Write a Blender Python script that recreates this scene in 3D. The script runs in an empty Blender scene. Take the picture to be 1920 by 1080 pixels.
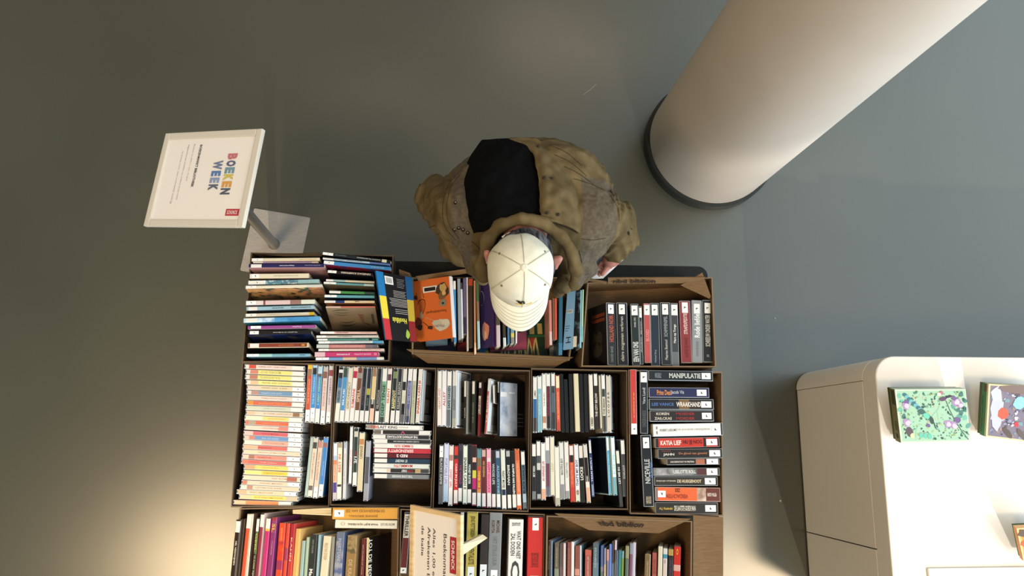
import bpy, math, random
import numpy as np
from mathutils import Vector, Matrix

random.seed(7)
SC = bpy.context.scene
COL = SC.collection
# ------------------------------------------------------------------ camera
F, CW, CH, H = 1500.0, 960.0, 540.0, 3.6
def _rot():
    n = np.array([(835 - CW) / F, -(828 - CH) / F, -1.0]); n /= np.linalg.norm(n)
    Z = -n; X = np.array([1.0, 0, 0]) - Z * Z[0]; X /= np.linalg.norm(X); Y = np.cross(Z, X)
    return np.array([X, Y, Z])
RC = _rot()
cam_d = bpy.data.cameras.new('camera'); cam = bpy.data.objects.new('camera', cam_d); COL.objects.link(cam)
cam_d.sensor_fit = 'HORIZONTAL'; cam_d.sensor_width = 36; cam_d.lens = F / 1920 * 36
cam_d.clip_start = 0.05; cam_d.clip_end = 100
M4 = Matrix([list(RC[0]) + [0], list(RC[1]) + [0], list(RC[2]) + [H], [0, 0, 0, 1]])
cam.matrix_world = M4
SC.camera = cam
def P(x, y, z):
    """world point at height z seen at photograph pixel x, y"""
    d = RC @ np.array([(x - CW) / F, -(y - CH) / F, -1.0]); t = (z - H) / d[2]
    return Vector((d[0] * t, d[1] * t, z))
# ------------------------------------------------------------------ colour management, world, lights
SC.view_settings.view_transform = 'Standard'; SC.view_settings.look = 'None'
SC.view_settings.gamma = 1; SC.view_settings.use_curve_mapping = False
SC.view_settings.exposure = -0.42
w = bpy.data.worlds.new('world'); SC.world = w; w.use_nodes = True
nt = w.node_tree; nt.nodes.clear()
wo = nt.nodes.new('ShaderNodeOutputWorld'); bg = nt.nodes.new('ShaderNodeBackground')
tc = nt.nodes.new('ShaderNodeTexCoord'); dp = nt.nodes.new('ShaderNodeVectorMath'); dp.operation = 'DOT_PRODUCT'
dp.inputs[1].default_value = (0.80, -0.15, 0.15)
rp = nt.nodes.new('ShaderNodeValToRGB'); mp = nt.nodes.new('ShaderNodeMapRange')
mp.inputs[1].default_value = -0.8; mp.inputs[2].default_value = 0.9
nt.links.new(tc.outputs['Generated'], dp.inputs[0]); nt.links.new(dp.outputs['Value'], mp.inputs[0])
sx_ = nt.nodes.new('ShaderNodeSeparateXYZ'); mz = nt.nodes.new('ShaderNodeMapRange'); mx_ = nt.nodes.new('ShaderNodeMix'); mx_.data_type = 'RGBA'; mx_.blend_type = 'ADD'
mz.inputs[1].default_value = 0.60; mz.inputs[2].default_value = 0.30; mz.inputs[3].default_value = 0.0; mz.inputs[4].default_value = 1.0
nt.links.new(tc.outputs['Generated'], sx_.inputs[0]); nt.links.new(sx_.outputs[2], mz.inputs[0]); nt.links.new(mz.outputs[0], mx_.inputs['Factor'])
mx_.inputs['B'].default_value = (0.30, 0.27, 0.23, 1)      # added pale glow low round the horizon, lifts ambient on upright surfaces
nt.links.new(mp.outputs[0], rp.inputs[0]); nt.links.new(rp.outputs[0], mx_.inputs['A']); nt.links.new(mx_.outputs['Result'], bg.inputs[0]); nt.links.new(bg.outputs[0], wo.inputs[0])
el = rp.color_ramp.elements
el[0].position = 0.0; el[0].color = (0.22, 0.20, 0.14, 1)
el[1].position = 1.0; el[1].color = (2.2, 2.75, 3.1, 1)
for q_, c_ in ((0.40, (0.38, 0.36, 0.29, 1)), (0.60, (0.62, 0.66, 0.66, 1)), (0.74, (2.7, 3.35, 3.75, 1))):
    e = el.new(q_); e.color = c_
bg.inputs[1].default_value = 0.85

def look(loc, at):
    return (Vector(at) - Vector(loc)).to_track_quat('-Z', 'Y').to_euler()
def area(name, loc, at, sx, sy, energy, col):
    l = bpy.data.lights.new(name, 'AREA'); l.shape = 'RECTANGLE'; l.size = sx; l.size_y = sy; l.energy = energy; l.color = col
    o = bpy.data.objects.new(name, l); COL.objects.link(o); o.location = loc; o.rotation_euler = look(loc, at); return o
def spot(name, loc, at, deg, blend, energy, col, r=0.25):
    l = bpy.data.lights.new(name, 'SPOT'); l.spot_size = math.radians(deg); l.spot_blend = blend; l.energy = energy; l.color = col
    l.shadow_soft_size = r
    o = bpy.data.objects.new(name, l); COL.objects.link(o); o.location = loc; o.rotation_euler = look(loc, at); return o
WARM = (1.0, 0.80, 0.56)
SUN = Vector((0.12, -1.0, 0.9))
def sun(name, at, dist, deg, blend, energy, col, r): return spot(name, Vector(at) + SUN * dist, at, deg, blend, energy, col, r)
area('window_daylight', (6.5, -2.6, 2.6), (0.9, 0.8, 1.0), 2.4, 3.0, 380, (0.92, 0.97, 1.0))
area('skylight', (0.6, -1.2, 7.5), (0.3, -0.1, 0), 4.0, 3.0, 20, (1.0, 0.99, 0.97))
sun('sun_through_window', (2.35, -0.62, 0.68), 5.0, 23, 0.25, 2100, (1.0, 0.92, 0.82), 0.05)
sun('sun_on_media_boxes', (-0.78, -0.42, 0.8), 5.0, 12, 1.0, 2500, WARM, 0.05)
for i, (lx, ly, le, sx, sy) in enumerate(((1050, 82, 17, 1.7, .25), (690, 205, 5, 1.4, .4), (410, 1085, 250, 1.4, 1.0), (1420, 1105, 160, .55, 1.2))):   # first pair: lamps mirrored in the floor; last pair: added warm lit-ceiling glow
    p = P(lx, ly, 0) * (1 + 6.0 / H); area('ceiling_lamp_and_glow', (p.x, p.y, 6.0), (p.x * .45, p.y * .45, 0), sx, sy, le, (1.0, 0.74, 0.44))

# ------------------------------------------------------------------ materials
def lin(h):
    h = h.strip('#')
    if len(h) == 3: h = ''.join(c * 2 for c in h)
    v = [int(h[i:i + 2], 16) / 255 for i in (0, 2, 4)]
    return tuple((c / 12.92 if c <= 0.04045 else ((c + 0.055) / 1.055) ** 2.4) for c in v) + (1.0,)
MATS = {}
def mat(spec, rough=0.45, bump=0.0, bscale=200.0, metal=0.0, coat=0.0):
    """flat colour 'aabbcc', or a mottled print 'a:aabbcc:ddeeff:...[:scale]'"""
    key = (spec, rough, bump, bscale, metal, coat)
    if key in MATS: return MATS[key]
    m = bpy.data.materials.new('surface_' + spec.replace(':', '_')[:40]); m.use_nodes = True
    n = m.node_tree.nodes; L = m.node_tree.links; b = n['Principled BSDF']
    b.inputs['Roughness'].default_value = rough; b.inputs['Metallic'].default_value = metal
    b.inputs['Coat Weight'].default_value = coat * (.12 if coat < .9 else 1); b.inputs['Coat Roughness'].default_value = 0.15; b.inputs['Specular IOR Level'].default_value = 0.18
    if spec.startswith('a:'):
        cs = spec.split(':')[1:]; sc = 22.0
        if len(cs[-1]) < 3: sc = float(cs.pop())
        t = n.new('ShaderNodeTexCoord'); no = n.new('ShaderNodeTexNoise'); r = n.new('ShaderNodeValToRGB')
        no.inputs['Scale'].default_value = sc; no.inputs['Detail'].default_value = 3; no.inputs['Roughness'].default_value = 0.6
        r.color_ramp.interpolation = 'LINEAR' if len(cs) < 3 else 'EASE'
        e = r.color_ramp.elements
        while len(e) < len(cs): e.new(0.5)
        for i, c in enumerate(cs):
            e[i].position = 0.34 + 0.32 * i / (len(cs) - 1); 
        for i, c in enumerate(cs): e[i].color = lin(c)
        L.new(t.outputs['Object'], no.inputs['Vector']); L.new(no.outputs['Fac'], r.inputs[0]); L.new(r.outputs[0], b.inputs['Base Color'])
    else:
        b.inputs['Base Color'].default_value = lin(spec)
    if bump:
        t = n.new('ShaderNodeTexCoord'); no = n.new('ShaderNodeTexNoise'); bu = n.new('ShaderNodeBump')
        no.inputs['Scale'].default_value = bscale; no.inputs['Detail'].default_value = 4
        bu.inputs['Strength'].default_value = bump; bu.inputs['Distance'].default_value = 0.002
        L.new(t.outputs['Object'], no.inputs['Vector']); L.new(no.outputs['Fac'], bu.inputs['Height']); L.new(bu.outputs[0], b.inputs['Normal'])
    MATS[key] = m
    return m
def mix_mat(name, c1, c2, scale, rough, stretch=(1, 1, 1), bump=0.0, rough2=None, lo=0.35, hi=0.65):
    m = bpy.data.materials.new(name); m.use_nodes = True
    n = m.node_tree.nodes; L = m.node_tree.links; b = n['Principled BSDF']
    t = n.new('ShaderNodeTexCoord'); mpn = n.new('ShaderNodeMapping'); mpn.inputs['Scale'].default_value = stretch
    no = n.new('ShaderNodeTexNoise'); no.inputs['Scale'].default_value = scale; no.inputs['Detail'].default_value = 5
    r = n.new('ShaderNodeValToRGB'); e = r.color_ramp.elements
    e[0].position = lo; e[0].color = lin(c1); e[1].position = hi; e[1].color = lin(c2)
    L.new(t.outputs['Object'], mpn.inputs[0]); L.new(mpn.outputs[0], no.inputs['Vector']); L.new(no.outputs['Fac'], r.inputs[0])
    L.new(r.outputs[0], b.inputs['Base Color']); b.inputs['Roughness'].default_value = rough
    if rough >= .8 or name == 'black_laminate': b.inputs['Specular IOR Level'].default_value = 0.06 if rough >= .8 else 0.2
    if rough2 is not None:
        mr = n.new('ShaderNodeMapRange'); mr.inputs[3].default_value = rough; mr.inputs[4].default_value = rough2
        L.new(no.outputs['Fac'], mr.inputs[0]); L.new(mr.outputs[0], b.inputs['Roughness'])
    if bump:
        bu = n.new('ShaderNodeBump'); bu.inputs['Strength'].default_value = bump; bu.inputs['Distance'].default_value = 0.003
        L.new(no.outputs['Fac'], bu.inputs['Height']); L.new(bu.outputs[0], b.inputs['Normal'])
    return m

# ------------------------------------------------------------------ mesh building
TEXT = {}
def text_mesh(s, bold=0.02):
    k = (s, bold)
    if k in TEXT: return TEXT[k]
    cu = bpy.data.curves.new('lettering', 'FONT'); cu.body = s; cu.resolution_u = 2; cu.offset = bold; cu.size = 1
    ob = bpy.data.objects.new('lettering', cu)
    me = bpy.data.meshes.new_from_object(ob)
    v = [(p.co.x, p.co.y) for p in me.vertices]; f = [tuple(q.vertices) for q in me.polygons]
    bpy.data.objects.remove(ob); bpy.data.curves.remove(cu); bpy.data.meshes.remove(me)
    if v:
        a = np.array(v); lo = a.min(0); hi = a.max(0); a = (a - lo) / np.maximum(hi - lo, 1e-6)
        v = [tuple(q) for q in a]
    TEXT[k] = (v, f); return TEXT[k]
class MB:
    def __init__(s): s.v = []; s.f = []; s.m = []; s.mats = []
    def mi(s, m):
        if m not in s.mats: s.mats.append(m)
        return s.mats.index(m)
    def face(s, pts, m):
        b = len(s.v); s.v += [tuple(p) for p in pts]; s.f.append(tuple(range(b, b + len(pts)))); s.m.append(s.mi(m))
    def box(s, x0, x1, y0, y1, z0, z1, m):
        b = len(s.v)
        s.v += [(x0, y0, z0), (x1, y0, z0), (x1, y1, z0), (x0, y1, z0), (x0, y0, z1), (x1, y0, z1), (x1, y1, z1), (x0, y1, z1)]
        for q in ((0, 3, 2, 1), (4, 5, 6, 7), (0, 1, 5, 4), (1, 2, 6, 5), (2, 3, 7, 6), (3, 0, 4, 7)):
            s.f.append(tuple(b + i for i in q)); s.m.append(s.mi(m))
    def hexa(s, p, m):
        """8 corners: 4 lower counter-clockwise, 4 upper"""
        b = len(s.v); s.v += [tuple(q) for q in p]
        for q in ((0, 3, 2, 1), (4, 5, 6, 7), (0, 1, 5, 4), (1, 2, 6, 5), (2, 3, 7, 6), (3, 0, 4, 7)):
            s.f.append(tuple(b + i for i in q)); s.m.append(s.mi(m))
    def prism(s, pts, z0, z1, m):
        n = len(pts); b = len(s.v); s.v += [(p[0], p[1], z0) for p in pts] + [(p[0], p[1], z1) for p in pts]
        k = s.mi(m)
        s.f.append(tuple(b + i for i in reversed(range(n)))); s.m.append(k)
        s.f.append(tuple(b + n + i for i in range(n))); s.m.append(k)
        for i in range(n):
            j = (i + 1) % n; s.f.append((b + i, b + j, b + n + j, b + n + i)); s.m.append(k)
    def text(s, txt, x0, x1, y0, y1, z, m, bold=0.02, T=None):
        v, f = text_mesh(txt, bold); b = len(s.v)
        for (a, c) in v:
            p = (x0 + a * (x1 - x0), y0 + c * (y1 - y0), z)
            s.v.append(tuple(T(p)) if T else p)
        k = s.mi(m)
        for q in f: s.f.append(tuple(b + i for i in q)); s.m.append(k)
    def tube(s, pts, r, m, n=8, cap=True):
        pts = [Vector(p) for p in pts]; b = len(s.v); k = s.mi(m); N = len(pts)
        rr = r if isinstance(r, (list, tuple)) else [r] * N
        up = Vector((0, 0, 1))
        for i, p in enumerate(pts):
            d = (pts[min(i + 1, N - 1)] - pts[max(i - 1, 0)]).normalized()
            a = d.cross(up if abs(d.z) < 0.95 else Vector((1, 0, 0))).normalized(); c = a.cross(d)
            for j in range(n):
                t = 2 * math.pi * j / n; s.v.append(tuple(p + (a * math.cos(t) + c * math.sin(t)) * rr[i]))
        for i in range(N - 1):
            for j in range(n):
                s.f.append((b + i * n + j, b + i * n + (j + 1) % n, b + (i + 1) * n + (j + 1) % n, b + (i + 1) * n + j)); s.m.append(k)
        if cap:
            s.f.append(tuple(b + j for j in reversed(range(n)))); s.m.append(k)
            s.f.append(tuple(b + (N - 1) * n + j for j in range(n))); s.m.append(k)
    def blob(s, cx, cy, r, z, m, n=9, j=0.3, asp=1.0, T=None, rot=0.0):
        pts = []
        for i in range(n):
            t = 2 * math.pi * i / n; q = r * (1 + random.uniform(-j, j))
            x, y = math.cos(t) * q, math.sin(t) * q * asp
            x, y = x * math.cos(rot) - y * math.sin(rot), x * math.sin(rot) + y * math.cos(rot)
            p = (cx + x, cy + y, z); pts.append(T(p) if T else p)
        s.face(pts, m)
    def build(s, name, parent=None, smooth=False, bevel=0.0, segs=2):
        me = bpy.data.meshes.new(name); me.from_pydata(s.v, [], s.f)
        for m in s.mats: me.materials.append(m)
        me.polygons.foreach_set('material_index', s.m)
        if smooth: me.polygons.foreach_set('use_smooth', [True] * len(s.f))
        me.update()
        o = bpy.data.objects.new(name, me); COL.objects.link(o)
        if parent is not None: o.parent = parent
        if bevel:
            b = o.modifiers.new('bevel', 'BEVEL'); b.width = bevel; b.segments = segs; b.limit_method = 'ANGLE'
        return o
def empty(name, loc=(0, 0, 0)):
    o = bpy.data.objects.new(name, None); COL.objects.link(o); o.location = loc; o.empty_display_size = 0.05; return o
def tag(o, label, cat, group=None):
    o['label'] = label; o['category'] = cat
    if group: o['group'] = group
    return o
def struct(o): o['kind'] = 'structure'; return o

# ------------------------------------------------------------------ floor and column
fl = MB()
fm = mix_mat('grey_green_floor', '3d3d31', '424235', 1.2, 0.30, rough2=0.34)
fm.node_tree.nodes['Principled BSDF'].inputs['Coat Weight'].default_value = 1.0; fm.node_tree.nodes['Principled BSDF'].inputs['Coat Roughness'].default_value = 0.24
fl.box(-9, 9, -9, 9, -0.1, 0, fm)
struct(fl.build('floor'))
for i, (x, y, r) in enumerate(((1453, 596, .004), (1463, 939, .004))):
    pass
CX, CY = 1.25, 1.405
cb = MB()
ring = [(math.cos(2 * math.pi * i / 96), math.sin(2 * math.pi * i / 96)) for i in range(96)]
white_col = mix_mat('column_paint', 'b2aaa1', 'b8b0a7', 3, 0.6)
def lathe(mb, prof, m, cx, cy):
    b = len(mb.v); k = mb.mi(m)
    for (r, z) in prof: mb.v += [(cx + r * x, cy + r * y, z) for (x, y) in ring]
    for i in range(len(prof) - 1):
        for j in range(96):
            mb.f.append((b + i * 96 + j, b + i * 96 + (j + 1) % 96, b + (i + 1) * 96 + (j + 1) % 96, b + (i + 1) * 96 + j)); mb.m.append(k)
lathe(cb, [(0.303, 0.065), (0.303, 6.5), (0.0, 6.5)], white_col, CX, CY)
co = struct(cb.build('column', smooth=True))
sk = MB(); lathe(sk, [(0.318, 0.0), (0.318, 0.06), (0.314, 0.066), (0.30, 0.066)], mat('2b2e2c', 0.35), CX, CY)
sk.build('column_base_trim', co, smooth=False)

# ------------------------------------------------------------------ table
def rrect(x0, x1, y0, y1, r, n=8):
    pts = []
    for (cx, cy, a0) in ((x1 - r, y1 - r, 0), (x0 + r, y1 - r, 90), (x0 + r, y0 + r, 180), (x1 - r, y0 + r, 270)):
        for i in range(n + 1):
            a = math.radians(a0 + 90 * i / n); pts.append((cx + r * math.cos(a), cy + r * math.sin(a)))
    return pts
TT = 0.76
tb = tag(empty('table', (0.13, 0.0, 0)), 'long black table with rounded corners under all the cardboard boxes of books', 'table')
black_top = mix_mat('black_laminate', '131413', '191a19', 60, 0.5)
m = MB(); m.prism(rrect(-0.66 - .13, 0.962 - .13, -0.99, 0.640, 0.035), TT - 0.028, TT, black_top); m.build('tabletop', tb, bevel=0.002)
m = MB()
m.box(-.72, .76, -.94, -.91, TT - .09, TT - .028, mat('202020', .4)); m.box(-.72, .76, .52, .55, TT - .09, TT - .028, mat('202020', .4))
m.build('frame_rail', tb)
for x in (-.72, .72):
    for y in (-.92, .53):
        m = MB(); m.box(x - .022, x + .022, y - .022, y + .022, 0, TT - .028, mat('202020', .4)); m.build('leg', tb, bevel=.003)
ZB = TT + 0.005

# ------------------------------------------------------------------ cardboard boxes
card_in = mix_mat('cardboard', '665038', '725b42', 30, 0.85, stretch=(1, 12, 1), bump=0.1)
card_edge = mat('7a6652', 0.9)
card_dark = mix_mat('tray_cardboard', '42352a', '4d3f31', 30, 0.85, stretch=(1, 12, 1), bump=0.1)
card_light = card_in
def carton(label, corners, zr, flaps=(), group='cardboard boxes of books and films on the table', zb=None, bulge=0.0):
    """corners: photo pixels of the rim, clockwise from the far corner by the sign; flaps: (name, quad px+z, lettering)"""
    zb = TT + 0.0005 if zb is None else zb
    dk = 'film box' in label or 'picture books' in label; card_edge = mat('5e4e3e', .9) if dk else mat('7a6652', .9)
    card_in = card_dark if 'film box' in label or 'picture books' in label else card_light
    c = [P(x, y, zr) for (x, y) in corners]
    cen = sum(c, Vector()) / 4
    o = empty('cardboard_box', (cen.x, cen.y, zb)); tag(o, label, 'box', group)
    t = 0.004
    mb = MB(); n = 4
    out = [Vector((p.x - cen.x, p.y - cen.y)) for p in c]
    area2 = sum(out[i].x * out[(i + 1) % 4].y - out[(i + 1) % 4].x * out[i].y for i in range(4))
    if area2 < 0: out = out[::-1]
    inn = [p - p.normalized() * t * 1.4 for p in out]
    for i in range(4):
        j = (i + 1) % 4
        a, b, ai, bi = out[i], out[j], inn[i], inn[j]
        zt = zr - zb
        sg = 6
        for k in range(sg):
            def q(u, A, B, w_):
                p = A.lerp(B, u); nn = Vector((B.y - A.y, A.x - B.x)).normalized()
                return p + nn * bulge * math.sin(math.pi * u) * w_
            u0, u1 = k / sg, (k + 1) / sg
            o0, o1, i0, i1 = q(u0, a, b, 1), q(u1, a, b, 1), q(u0, ai, bi, 1), q(u1, ai, bi, 1)
            ob0, ob1, ib0, ib1 = a.lerp(b, u0), a.lerp(b, u1), ai.lerp(bi, u0), ai.lerp(bi, u1)
            mb.face([(ob0.x, ob0.y, 0), (ob1.x, ob1.y, 0), (o1.x, o1.y, zt), (o0.x, o0.y, zt)], card_in)
            mb.face([(ib1.x, ib1.y, 0), (ib0.x, ib0.y, 0), (i0.x, i0.y, zt), (i1.x, i1.y, zt)], card_in)
            mb.face([(o0.x, o0.y, zt), (o1.x, o1.y, zt), (i1.x, i1.y, zt), (i0.x, i0.y, zt)], card_edge)
    mb.prism([(p.x, p.y) for p in out], 0.0, 0.004, card_in)
    mb.build('walls', o)
    for fl_ in flaps:
        quad, txt = fl_[0], fl_[1]
        q = [P(x, y, z) - Vector((cen.x, cen.y, zb)) for (x, y, z) in quad]
        nn = (q[1] - q[0]).cross(q[3] - q[0]).normalized()
        if nn.z < 0: nn = -nn
        mb = MB(); dn = nn * 0.0035
        b = [p - dn for p in q]
        if (q[1] - q[0]).cross(q[3] - q[0]).z < 0: mb.hexa([b[0], b[3], b[2], b[1], q[0], q[3], q[2], q[1]], card_in)
        else: mb.hexa(b + q, card_in)
        if txt:
            u, v = (q[1] - q[0]), (q[3] - q[0])
            x0, x1, y0, y1 = fl_[2]
            T = lambda p: q[0] + (q[1] - q[0]) * p[0] * (1 - p[1]) + (q[2] - q[3]) * p[0] * p[1] + v * p[1] + nn * 0.0045
            mb.text(txt, x0, x1, y0, y1, 0, mat('2a1f18', .8), .03, T)
        mb.build('flap', o)
    return o
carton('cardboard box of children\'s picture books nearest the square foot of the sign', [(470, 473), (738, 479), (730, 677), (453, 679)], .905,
       [([(497, 478, .91), (600, 474, .91), (604, 481, .905), (535, 481, .905)], '')])
carton('cardboard box with a bulging front wall under the brim of the white cap', [(772, 520), (1090, 520), (1068, 676), (772, 664)], .885,
       [([(802, 681, .862), (1034, 692, .862), (1075, 670, .887), (762, 655, .887)], ''),
        ([(779, 518, .89), (900, 500, .91), (905, 508, .90), (785, 527, .885)], ''),
        ([(748, 505, .90), (768, 512, .905), (775, 528, .885), (750, 530, .885)], '')])
carton('open half-empty cardboard box with lettered rim flap holding one row of thrillers', [(1101, 530), (1336, 520), (1343, 688), (1090, 687)], .925,
       [([(1140, 532, .925), (1318, 531, .925), (1322, 520, .945), (1140, 521, .945)], 'nbd biblion', (.05, .49, .2, .85)),
        ([(1136, 533, .93), (1098, 526, .93), (1104, 523, .945), (1138, 529, .94)], ''),
        ([(1276, 535, .925), (1317, 511, .945), (1333, 556, .93), (1330, 560, .925)], '')])
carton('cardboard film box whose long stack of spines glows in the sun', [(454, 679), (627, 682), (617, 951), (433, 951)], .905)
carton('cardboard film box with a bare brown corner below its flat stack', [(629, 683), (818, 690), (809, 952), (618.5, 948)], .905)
carton('cardboard film box with a glossy case lying tilted inside, bluish reflection painted on', [(819.5, 690), (994, 694), (991, 960), (811, 955)], .905)
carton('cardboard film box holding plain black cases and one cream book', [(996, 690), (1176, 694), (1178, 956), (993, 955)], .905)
carton('cardboard box tightly stacked with large stickered thrillers beside the open floor', [(1178, 693), (1354, 697), (1356, 968), (1181, 964)], .905)
carton('cardboard box of red, purple and cream books at the sunlit table edge', [(449, 953), (748.5, 949), (745, 1190), (429, 1190)], .905)
carton('cardboard box of thick thrillers behind the small wooden price sign', [(750.5, 954), (1021.5, 964), (1018, 1190), (746.5, 1190)], .905)
carton('cardboard box with a printed inner flap folded over a row of thin books', [(1025, 967), (1298, 977), (1296, 1190), (1021.5, 1190)], .925,
       [([(1104, 994, .903), (1236, 1000, .903), (1296, 973, .927), (1040, 963, .927)], 'nbd biblion', (.26, .69, .36, .70)),
        ([(1300, 966, .925), (1356, 970, .91), (1356, 1190, .90), (1299, 1190, .925)], '')])
# ------------------------------------------------------------------ books and film cases
CN = [('black', '141414'), ('charcoal', '363636'), ('grey', '7c7c7c'), ('silver', 'b4b6b8'), ('white', 'dedede'), ('cream', 'ddd2b8'), ('tan', 'b09468'),
      ('brown', '5c4030'), ('red', 'b83432'), ('maroon', '642428'), ('orange', 'd8703c'), ('yellow', 'd8c04c'), ('olive', '7c7c50'), ('green', '4c9050'),
      ('teal', '4c9098'), ('blue', '3c78c0'), ('pale-blue', 'a0c0d8'), ('slate', '48586c'), ('navy', '242c54'), ('purple', '6c3c80'), ('magenta', 'b83070'),
      ('pink', 'dca0a8'), ('lilac', 'b0a8c8'), ('salmon', 'd09080'), ('peach', 'e4c4a4')]
def cname(h):
    if h.startswith('a:'): h = h.split(':')[1]
    a = lin(h); a = [x ** .4545 for x in a[:3]]
    best = None
    for n, c in CN:
        b = [x ** .4545 for x in lin(c)[:3]]
        d = sum((p - q) ** 2 * k for p, q, k in zip(a, b, (1, 1.2, 1)))
        if best is None or d < best[0]: best = (d, n)
    return best[1]
ORD = 'first second third fourth fifth sixth seventh eighth ninth tenth eleventh twelfth thirteenth fourteenth fifteenth sixteenth seventeenth eighteenth nineteenth twentieth'.split()
ORD += ['twenty-' + q for q in ORD[:9]] + ['thirtieth'] + ['thirty-' + q for q in ORD[:9]]
WHITE_LAB = 'd2d0cc'
BOOT = [(-.42, -.30), (.34, -.38), (.40, -.22), (.05, -.08), (-.02, .42), (-.30, .34), (-.22, -.02)]

def make_item(kind, L, T, W, segs, texts, op):
    """local frame: X along the spine in reading direction, Y across, Z up; base at z=0, spine at z=W"""
    main = max(((e - s, c) for s, e, c in segs if c[0] != 'W'), default=(1, 'cccccc'))[1]
    fc = op.get('f', main if not main.startswith('a:') else main.split(':')[1]); bc = op.get('b', fc)
    parts = []
    x = lambda t: (t - .5) * L
    name = {'dvd': 'film_case', 'book': 'book'}[kind]
    if kind == 'dvd':
        case = op.get('c', 'bcc0c3')
        cm = mat(case, 0.22, coat=0.3)
        mb = MB(); mb.box(-L / 2, L / 2, -T / 2, T / 2, 0, W, cm)
        for sgn in (-1, 1):
            a, b = sorted((sgn * L * .497, sgn * L * .482)); mb.box(a, b, -T * .3, T * .3, W - .001, W + .0004, mat('2a2a2c', .5))
        parts.append((mb, 'case', .0011))
        sl = MB(); hw = T / 2 - .0011; z = W + .0005; i0, i1 = .022, .978
        X = lambda t: x(i0 + t * (i1 - i0))
        for s, e, c in segs:
            cc = WHITE_LAB if c[0] == 'W' else c
            if c == 'N': continue
            sl.box(X(s), X(e), -hw, hw, W - .0006, z, mat(cc, .3, coat=.25))
        for sgn, c in ((1, fc), (-1, bc)):
            y0, y1 = sorted((sgn * (T / 2 - .0004), sgn * (T / 2 + .0005)))
            sl.box(X(0), X(1), y0, y1, .004, W - .004, mat(c, .3, coat=.3))
        pname = 'paper_sleeve'
    else:
        th = .0022 if op.get('h') else .0010
        cr = op.get('r'); zt = W
        z = W + .0006
        pg = MB(); ins = .003 if op.get('h') else .0008
        pg.box(-L / 2 + ins, L / 2 - ins, -T / 2 + th, T / 2 - th, ins + .0005, W - .0015, mat(op.get('p', 'd9cfb8'), .9))
        parts.append((pg, 'pages', 0))
        sl = MB(); ch = min(.0018, T * .2)
        fm_, bm_ = mat(fc, .3, coat=.25), mat(bc, .3, coat=.25)
        sl.box(-L / 2, L / 2, T / 2 - th, T / 2, 0, W - ch, fm_)
        sl.box(-L / 2, L / 2, -T / 2, -T / 2 + th, 0, W - ch, bm_)
        X = x
        rim = mat(cr, .25, coat=.4) if cr else None
        for s, e, c in segs:
            cc = WHITE_LAB if c == 'W' else (main if c[0] == 'W' else c)
            mm = mat(cc, .35, coat=.25)
            a, b = X(s), X(e)
            yo, yi = T / 2, T / 2 - ch
            sl.face([(a, -yi, W), (b, -yi, W), (b, yi, W), (a, yi, W)], mm)
            sl.face([(a, yi, W), (b, yi, W), (b, yo, W - ch), (a, yo, W - ch)], rim or mm)
            sl.face([(a, -yo, W - ch), (b, -yo, W - ch), (b, -yi, W), (a, -yi, W)], rim or mm)
        if rim:
            e = .0012
            for (a, b, c_, d) in ((-L / 2, -L / 2 + e, -T / 2 + ch, T / 2 - ch), (L / 2 - e, L / 2, -T / 2 + ch, T / 2 - ch)):
                sl.box(a, b, c_, d, W - .0006, W + .0002, rim)
        sl.box(-L / 2, -L / 2 + .0006, -T / 2 + th, T / 2 - th, W - ch - .001, W - .0002, mat(main if main[1] != ':' else fc, .4))
        z = W + .0003
        pname = 'cover'
    for (t0, t1, s, c, hf, off) in texts:
        hh = T * hf / 2; o = off * T
        sl.text(s, X(t0), X(t1), o - hh, o + hh, z + .0002, mat(c, .5), .025)
    for q in op.get('face', []): q(sl, L, T, W, op.get('side', 1))
    parts.append((sl, pname, 0))
    lab = MB(); got = False
    for s, e, c in segs:
        if c in ('WI', 'WJ'):
            got = True; a, b = X(s + .005), X(e - .005); hw = min(T * .42, .0105) if kind == 'book' else T * .38
            lab.prism([(a, -hw), (b, -hw), (b, hw), (a, hw)], z - .0002, z + .0004, mat('dfe0de', .5))
            cx = (a + b) / 2; rx = min((b - a) * .46, hw * .95)
            fl_ = -1 if c == 'WJ' else 1
            T2 = lambda p: (cx + p[0] * rx * fl_, p[1] * rx * fl_, z + .0006)
            lab.face([T2(p) for p in BOOT], mat('202020', .6))
    if got: parts.append((lab, 'library_label', 0))
    return name, main, parts

ITEMS = []
def place(kind, p0, p1, thpx, W, lean, segs, texts, op, zb):
    """p0, p1: photo pixels of the spine's two ends, p0 where its writing starts"""
    a = math.radians(lean); zs = zb + W * math.cos(a) + 0.0
    A, B = P(p0[0], p0[1], zs), P(p1[0], p1[1], zs)
    u = (B - A); L = u.length; u.normalize(); v = Vector((-u.y, u.x, 0))
    mid = ((p0[0] + p1[0]) / 2, (p0[1] + p1[1]) / 2)
    T = thpx * (P(mid[0] + 1, mid[1], zs) - P(mid[0], mid[1], zs)).length
    ref = Vector((1, 0, 0)) if abs(u.y) > abs(u.x) else Vector((0, 1, 0))
    sg = 1 if v.dot(ref) > 0 else -1
    op['side'] = 1 if a * sg >= 0 else -1
    name, main, parts = make_item(kind, L, T, W, segs, texts, op)
    R = Matrix(((u.x, v.x, 0), (u.y, v.y, 0), (0, 0, 1))).to_4x4() @ Matrix.Rotation(a * sg, 4, 'X')
    top = (A + B) / 2; base = top - (R @ Vector((0, 0, W)))
    base.z = zb + abs(math.sin(a)) * T / 2
    o = empty(name); o.matrix_world = Matrix.Translation(base) @ R
    for mb, n, bev in parts: mb.build(n, o, bevel=bev)
    return o, main

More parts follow.
